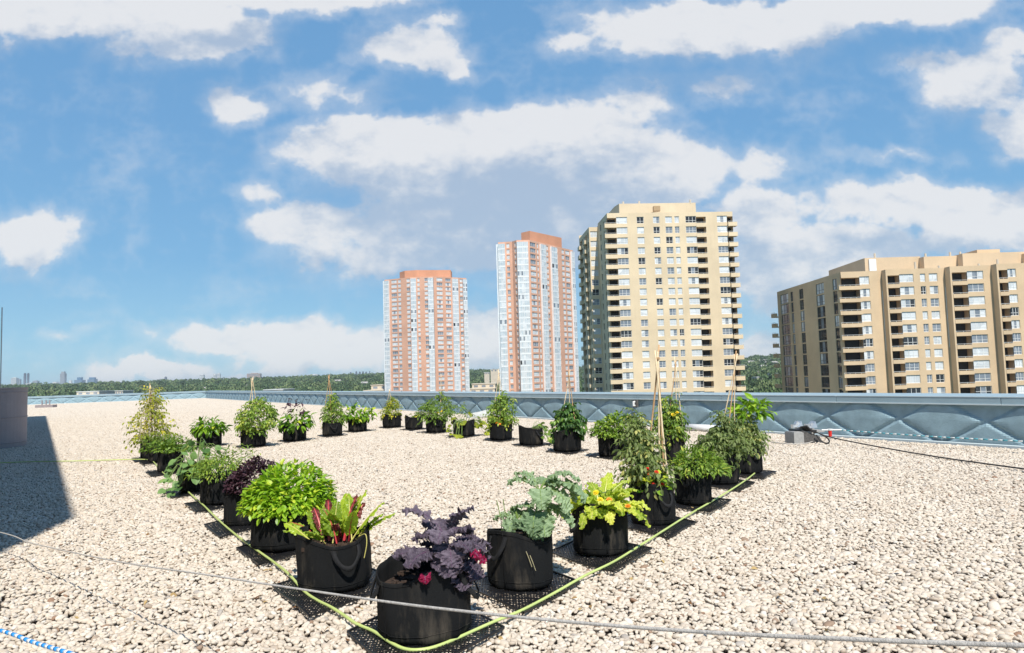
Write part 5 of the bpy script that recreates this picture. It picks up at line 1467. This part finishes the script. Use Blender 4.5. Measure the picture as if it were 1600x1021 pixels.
def tomato(seed, ztop_px, spread_px, matk='mid', stems=5, leafn=24, llen=.20, lw=.075, apex=None, feet=None, yellow=.12, tint=.5, low_mat=None, flowers=(), fruit=(), droop=.35, poles_m=None, asym=(0, 0), topnarrow=.5, dry=None, polerad=.0068, under=None):
    def f(root, I):
        r = np.random.default_rng(seed); loc = I['loc']; c = I['c']
        zt = at(800 + (c.x / c.y) * FPX, ztop_px, c.y).z - c.z; sp_ = spread_px * I['sc']
        vine(root, r, stems, .3, zt, sp_, L[matk], leafn, llen, lw, yellow=yellow, tint=tint, droop=droop, asym=(asym[0] * I['sc'], asym[1]), topnarrow=topnarrow, drymats=dry)
        if low_mat: dome(root, 'underplanting', L[low_mat], 150, I['rad'] * 1.05, I['rad'] * 1.05, I['h'] - .05, I['h'] + .14, .05, TPL['ovate'], r, stems=0, yellow=.2, skirt=.1)
        if apex:
            ap = loc(*apex); fe = [loc(fx, 700, dy)[0:2] for fx, dy in feet] if feet else [(.15, 0), (-.15, 0), (0, .15)]
            teepee(root, r, ap, fe, poles_m, rad_=polerad)
        for (px, py, m, s_) in flowers: flower(root, loc(px, py, -I['rad'] * .95), s_, L[m], r=r)
        for (px, py, s_) in fruit: ball(root, loc(px, py, -I['rad'] * .8), s_, L['tomato'], 'tomato')
        if under: under(root, I, r)
    return f
def trailing(matk, leaves, seed, size=.09, upright=None):
    """squash-like plant: broad leaves on arching stalks, some trailing over the rim onto the gravel"""
    def f(root, I):
        r = np.random.default_rng(seed); loc = I['loc']; st = MB(); P_ = []; D_ = []; U_ = []; S_ = []; T_ = []
        for (px, py, dy, s_) in leaves:
            for k in range(3):
                q = np.array(loc(px, py, dy)) + r.normal(0, .045, 3) * (k > 0); q[2] = max(q[2], .03)
                b0 = np.array([q[0] * .25, q[1] * .25, I['h'] - .06]); m_ = (b0 + q) / 2; m_[2] = max(b0[2], q[2]) + .06
                st.tube(smooth_path([Vector(b0), Vector(m_), Vector(q)], 3), .0035, 4)
                P_.append(q); D_.append(unit(np.array([q[0], q[1], 0]) + r.normal(0, .12, 3) + [0, 0, -.05])); U_.append(unit(np.array([0, -.4, 1.]) + r.normal(0, .35, 3))); S_.append(s_ * size / .09 * r.uniform(.75, 1.2)); T_.append(np.clip(r.normal(.55, .2), 0, 1))
        b = MB(); put_leaves(b, np.array(P_), np.array(D_), np.array(U_), S_, T_, TPL['broad']); b.build('foliage', L[matk], root); st.build('stem', L['stem'], root)
        if upright: upright(root, I, r)
    return f

MA = 'black rubber lattice mat under the '
# right-hand row, front to back
pot(595, 735, 1012, 'purple curly kale with magenta tips in the frontmost black grow bag', MA + 'frontmost bag of purple kale', purple_kale, h=.365, seed=1, hand=[front - 1.35, front + 1.25], soil=.11, matsize=.80, mato=(.02, .02))
pot(767, 862, 926, 'blue green curly kale leaning right out of its black bag beside the purple kale', MA + 'blue green curly kale', green_kale, h=.355, seed=2, hand=[front - .75, pi / 2], soil=.07, matsize=.72)
pot(897, 981, 871, 'frilly yellow green lettuce with orange marigolds in a dusty black bag', MA + 'yellow lettuce and marigolds', lettuce, h=.35, seed=3, hand=[front - 1.0, pi / 2 + .3], fold=.02)
def nasturtium(root, I, r):
    dome(root, 'nasturtium_leaves', L['bright'], 70, .16, .12, I['h'] - .04, I['h'] + .12, .06, TPL['broad'], r, stems=0, yellow=.4, off=(0.0, -.12))
    for (px, py) in ((1014, 740), (1026, 738), (1021, 757), (1030, 760), (1035, 757), (1012, 733)): flower(root, I['loc'](px, py, -I['rad'] * .9), .024, L['redfl'], r=r)
pot(985, 1057, 823, 'sprawling tomato plant with red nasturtiums under the tallest bamboo teepee', MA + 'tomato with the tallest teepee', tomato(51, 640, 58, 'sage', stems=9, leafn=32, llen=.2, lw=.07, apex=(1028, 560), feet=((1003, .1), (1043, -.05), (1036, .12), (1028, -.02)), yellow=.1, tint=.42, asym=(-22, .0), under=nasturtium, polerad=.0085), h=.35, seed=4)
pot(1060, 1107, 790, 'low dense bright green pepper bush in a black bag beside the tallest teepee', MA + 'low green pepper bush', bushy('mid', 1500, .065, 'lance', 46, 703, offx=8, seed=61, tint=.55, yellow=.10, skirt=.2), seed=5)
pot(1110, 1148, 758, 'thick grey green tomato in a black bag under the right leaning poles', MA + 'grey green tomato with leaning poles', tomato(71, 642, 54, 'sage', stems=9, leafn=34, apex=(1150, 562), feet=((1113, .1), (1130, -.12), (1146, .12)), yellow=.06, tint=.35, poles_m=None, topnarrow=.7), seed=6)
pot(1150, 1184, 741, 'tomato with glossy bright top leaves in the rightmost black grow bag', MA + 'rightmost bag of the row', tomato(81, 640, 38, 'sage', stems=8, leafn=30, yellow=.1, tint=.5, topnarrow=.9, under=lambda root, I, r: dome(root, 'pepper_leaves', L['bright'], 160, .26, .22, .75, 1.02, .12, TPL['pepper'], r, stems=6, off=(.12, 0), yellow=.05)), seed=7)
# left-hand row, front to back
pot(470, 577, 929, 'rainbow chard with red and yellow stalks in a black bag with a large strap', MA + 'rainbow chard', chard, h=.36, seed=8, hand=[front + .55, pi / 2 + .3], soil=.10, matsize=.78)
pot(399, 488, 863, 'large rounded mound of light green basil in a black bag behind the chard', MA + 'large light green basil', bushy('bright', 2700, .058, 'ovate', 66, 730, seed=91, tint=.66, yellow=.10, skirt=.3, lump=.18, inner=.5, offx=6), seed=9, hand=[front + .5, pi / 2])
pot(355, 410, 823, 'dark purple basil in a black bag behind the light green basil', MA + 'dark purple basil', bushy('basil_purple', 2400, .040, 'ovate', 50, 715, seed=101, tint=.5, yellow=0, skirt=.15, stem=L['stem_purple'], inner=.5, offx=16, lump=.12), seed=10)
pot(321, 362, 789, 'feathery green carrot tops in a black bag behind the purple basil', MA + 'feathery carrot tops', bushy('mid', 1600, .05, 'lance', 44, 697, seed=111, tint=.62, yellow=.1, skirt=.2, lump=.3, offx=8), seed=11)
SQ = [(270, 765, -.3, .13), (262, 750, -.2, .12), (280, 752, -.3, .12), (290, 735, -.3, .13), (272, 735, -.1, .13), (285, 718, 0, .13), (300, 700, 0, .13), (315, 705, 0, .13), (325, 715, .1, .13), (300, 722, -.25, .13), (310, 735, -.28, .12), (335, 700, .1, .12), (290, 702, .1, .12), (320, 695, .2, .12), (278, 760, -.35, .11), (268, 722, 0, .12), (295, 712, -.2, .13), (330, 725, -.1, .12), (305, 745, -.3, .11), (345, 712, .1, .1)]
pot(286, 322, 769, 'pale green squash with broad leaves spilling over its black bag onto the gravel', MA + 'broad leaved squash', trailing('squash', SQ, 121, size=.085), seed=12)
pot(251, 281, 738, 'dense dark green parsley in a black bag behind the squash', MA + 'dense dark green parsley', bushy('mid', 1100, .055, 'ovate', 36, 688, seed=131, tint=.45, yellow=.02, skirt=.15, offx=6), seed=13)
pot(238, 262, 722, 'fine leaved thyme mound in a black bag next to the tall yellowish tomato', MA + 'fine leaved thyme', bushy('mid', 1300, .035, 'tiny', 30, 678, seed=141, tint=.5, yellow=.02, skirt=.15, offx=6), seed=14)
pot(227, 246, 717, 'spindly yellowing tomato climbing a teepee, leftmost of all the grow bags', MA + 'leftmost spindly tomato', tomato(151, 604, 60, 'yellowgreen', stems=9, leafn=17, llen=.32, lw=.085, apex=(234, 608), feet=((221, 0), (246, .1), (238, -.12)), yellow=.16, tint=.5, asym=(0, 0), topnarrow=.12, droop=.5, dry=L['stem_dry']), seed=15)
# far row, left to right
pot(309, 345, 697, 'leafy green pepper plant in a bag half hidden behind the left row', MA + 'half hidden green pepper plant', bushy('bright', 260, .14, 'pepper', 25, 652, seed=161, tint=.35, yellow=.03, droop=.5), seed=16)
pot(378, 414, 698, 'yellow and green tomato in the left far-row bag under a narrow teepee', MA + 'yellow and green tomato', tomato(171, 620, 40, 'mid', stems=9, leafn=30, llen=.22, lw=.09, apex=(394, 597), feet=((381, 0), (409, .1), (398, -.16)), yellow=.2, tint=.65, low_mat='yellowgreen', topnarrow=1.5, asym=(8, 0)), seed=17, hand=[0, pi])
pot(444, 476, 689, 'eggplant with dark upper leaves in a black bag left of the second far teepee', MA + 'dark leaved eggplant', bushy('bright', 170, .16, 'pepper', 25, 640, seed=181, tint=.30, yellow=.02, droop=.6, extra=lambda root, I, r: dome(root, 'dark_leaves', L['basil_purple'], 45, .3, .25, .6, .95, .13, TPL['pepper'], r, stems=5)), seed=18, hand=[0, pi])
pot(504, 535, 681, 'tall green tomato under a narrow teepee in the middle of the far left row', MA + 'tall green tomato in the far left row', tomato(191, 614, 24, 'mid', stems=6, leafn=30, llen=.2, lw=.08, apex=(514, 592), feet=((503, 0), (529, .1), (520, -.15)), yellow=.12, tint=.6, topnarrow=.6), seed=19)
pot(543, 574, 674, 'broad leaved bean plant in the bag right of the tall green tomato', MA + 'broad leaved bean plant', bushy('bright', 220, .15, 'pepper', 24, 634, seed=201, tint=.4, yellow=.12, droop=.4), seed=20, hand=[0, pi])
pot(599, 626, 668, 'yellow flowering plant with thin canes in front of the broad salmon tower', MA + 'yellow flowering plant with canes', tomato(211, 620, 22, 'yellowgreen', stems=6, leafn=26, llen=.2, lw=.07, apex=(609, 612), feet=((599, 0), (622, .1), (612, -.14)), yellow=.2, tint=.4, low_mat='yellowgreen', topnarrow=.7, polerad=.005), seed=21, hand=[0, pi])
pot(635, 659, 671, 'nearly empty black grow bag between two bushy plants', MA + 'nearly empty bag', bushy('yellowgreen', 22, .08, 'broad', 14, 645, seed=221, yellow=.3), seed=22)
pot(667, 696, 676, 'wide bushy tomato with a single pale cane in front of the salmon tower', MA + 'wide bushy tomato with one cane', tomato(231, 612, 36, 'mid', stems=7, leafn=34, llen=.24, lw=.08, apex=(689, 590), feet=((689, -.05),), yellow=.05, tint=.45, low_mat='bright', topnarrow=1.0, flowers=((684, 645, 'yellow', .04), (679, 641, 'yellow', .035), (690, 643, 'yellow', .035)), polerad=.009), seed=23)
TR = [(713, 680, -.5, .12), (722, 681, -.5, .12), (706, 672, -.3, .12), (716, 660, -.2, .12), (724, 663, -.28, .12), (742, 662, 0, .12), (750, 668, 0, .14), (757, 672, .1, .14), (760, 664, .1, .12), (745, 654, .1, .12), (712, 655, .1, .12), (735, 652, .1, .1), (765, 670, .2, .12), (700, 668, .2, .11), (752, 660, .2, .13)]
pot(710, 740, 682, 'yellowing squash trailing out of both sides of its bag by the pale plastic heap', MA + 'yellowing squash', trailing('yellowgreen', TR, 241, size=.1, upright=lambda root, I, r: vine(root, r, 2, .3, .8, .06, L['mid'], 10, .12, .06)), seed=24)
pot(766, 800, 688, 'tall tomato with orange marigolds under the teepee left of the slim salmon tower', MA + 'tall tomato with marigolds', tomato(251, 612, 26, 'mid', stems=8, leafn=32, llen=.2, lw=.08, apex=(780, 584), feet=((768, 0), (795, .1), (784, -.15)), yellow=.14, tint=.6, low_mat='yellowgreen', topnarrow=1.4, flowers=((776, 661, 'orange', .035), (781, 663, 'orange', .03))), seed=25)
TR2 = [(850, 672, 0, .1), (856, 680, -.05, .12), (858, 688, -.1, .12), (853, 690, -.1, .12), (846, 667, 0, .1), (862, 684, .1, .1), (840, 664, .05, .1), (848, 680, -.15, .1)]
pot(812, 848, 696, 'low plant trailing down the right side of its black bag, right of the marigold tomato', MA + 'low right trailing plant', trailing('mid', TR2, 261, size=.085), seed=26)
pot(866, 907, 706, 'dark glossy green pepper plant tied to three pale canes', MA + 'dark glossy pepper with canes', tomato(271, 628, 34, 'deep', stems=7, leafn=26, llen=.2, lw=.12, apex=(889, 588), feet=((872, 0), (893, .12), (903, -.1)), yellow=.1, tint=.45, topnarrow=.9), seed=27, hand=[.1, pi / 2])
pot(935, 979, 714, 'bright green leafy bean bush right of the dark pepper with canes', MA + 'bright green bean bush', bushy('mid', 1500, .065, 'ovate', 38, 648, seed=281, tint=.6, yellow=.06, offx=8, skirt=.15), seed=28)
pot(1032, 1070, 722, 'tall yellow flowering tomato rising behind the tallest teepee', MA + 'tomato behind the tallest teepee', tomato(291, 616, 32, 'mid', stems=7, leafn=32, llen=.2, lw=.08, apex=(1056, 570), feet=((1038, 0), (1060, .1), (1070, -.1)), yellow=.15, tint=.5, topnarrow=.7, flowers=((1052, 648, 'yellow', .04), (1058, 645, 'yellow', .035))), seed=29)

# dry leaves fallen on the gravel near the plants: far too small to count, one object
lr = np.random.default_rng(77); b = MB(); n_ = 150
base_ = [ground(*q) for q in ((480, 960), (620, 1000), (900, 930), (1000, 870), (1100, 810), (420, 900), (360, 850), (300, 790), (700, 900), (1250, 900), (300, 940), (900, 760))]
P_ = np.array([[*(base_[lr.integers(len(base_))] + Vector((lr.normal(0, .7), lr.normal(0, .7), 0)))] for _ in range(n_)]); P_[:, 2] = lr.uniform(.004, .014, n_)
a_ = lr.uniform(0, 6.28, n_); D_ = np.stack([np.cos(a_), np.sin(a_), lr.normal(0, .2, n_)], 1); U_ = np.stack([lr.normal(0, .3, n_), lr.normal(0, .3, n_), np.ones(n_)], 1)
put_leaves(b, P_, D_, U_, lr.uniform(.02, .05, n_), lr.uniform(0, 1, n_), TPL['ovate'])
o = b.build('leaf_litter', leafmat('dry_leaf', (.20, .10, .04), (.50, .36, .16), rough=.8, trans=.1)); tag(o, 'scattered dry brown leaves on the gravel around the grow bags', 'leaf litter', kind='stuff')

# houses among the trees of the valley
hr = random.Random(3)
for k in range(34):
    px_ = hr.choice([hr.uniform(60, 590)] * 3 + [hr.uniform(1165, 1205)]); Y_ = hr.uniform(700, 1900)
    sl_ = slope(px_, 600); zz_ = float(terrain(sl_ * Y_, Y_)) + hr.uniform(10, 16)
    a = Vector((sl_ * Y_, Y_, zz_ - 14)); w_ = hr.uniform(10, 24)
    root = empty('house', a); tag(root, 'small pale house roof showing among the far trees', 'house', 'far houses scattered in the woodland')
    b = MB(); b.box((0, 0, 0), (w_, 9, 12)); b.build('wall', sky_m['white'], root)
    b = MB(); b.add([(-.5, -.5, 12), (w_ + .5, -.5, 12), (w_ + .5, 9.5, 12), (-.5, 9.5, 12), (1, 4.5, 15), (w_ - 1, 4.5, 15)], [(0, 1, 5, 4), (1, 2, 5), (2, 3, 4, 5), (3, 0, 4)]); b.build('roof', B['roofc'], root)

# ------------------------------------------------------------------ haze
b = MB(); b.box((-12600, -12600, -29), (12600, 12600, 84))
hm = bpy.data.materials.new('haze'); hm.use_nodes = True; ht = NT(hm.node_tree)
hm.node_tree.nodes.remove(hm.node_tree.nodes['Principled BSDF'])
pv = ht.new('ShaderNodeVolumePrincipled'); pv.inputs['Color'].default_value = (.80, .90, 1.0, 1); pv.inputs['Density'].default_value = 0.00009
pv.inputs['Anisotropy'].default_value = 0.0
ht.link(pv.outputs[0], hm.node_tree.nodes['Material Output'].inputs['Volume'])
o = b.build('haze', hm); tag(o, 'pale blue summer haze over the valley', 'haze', kind='stuff')
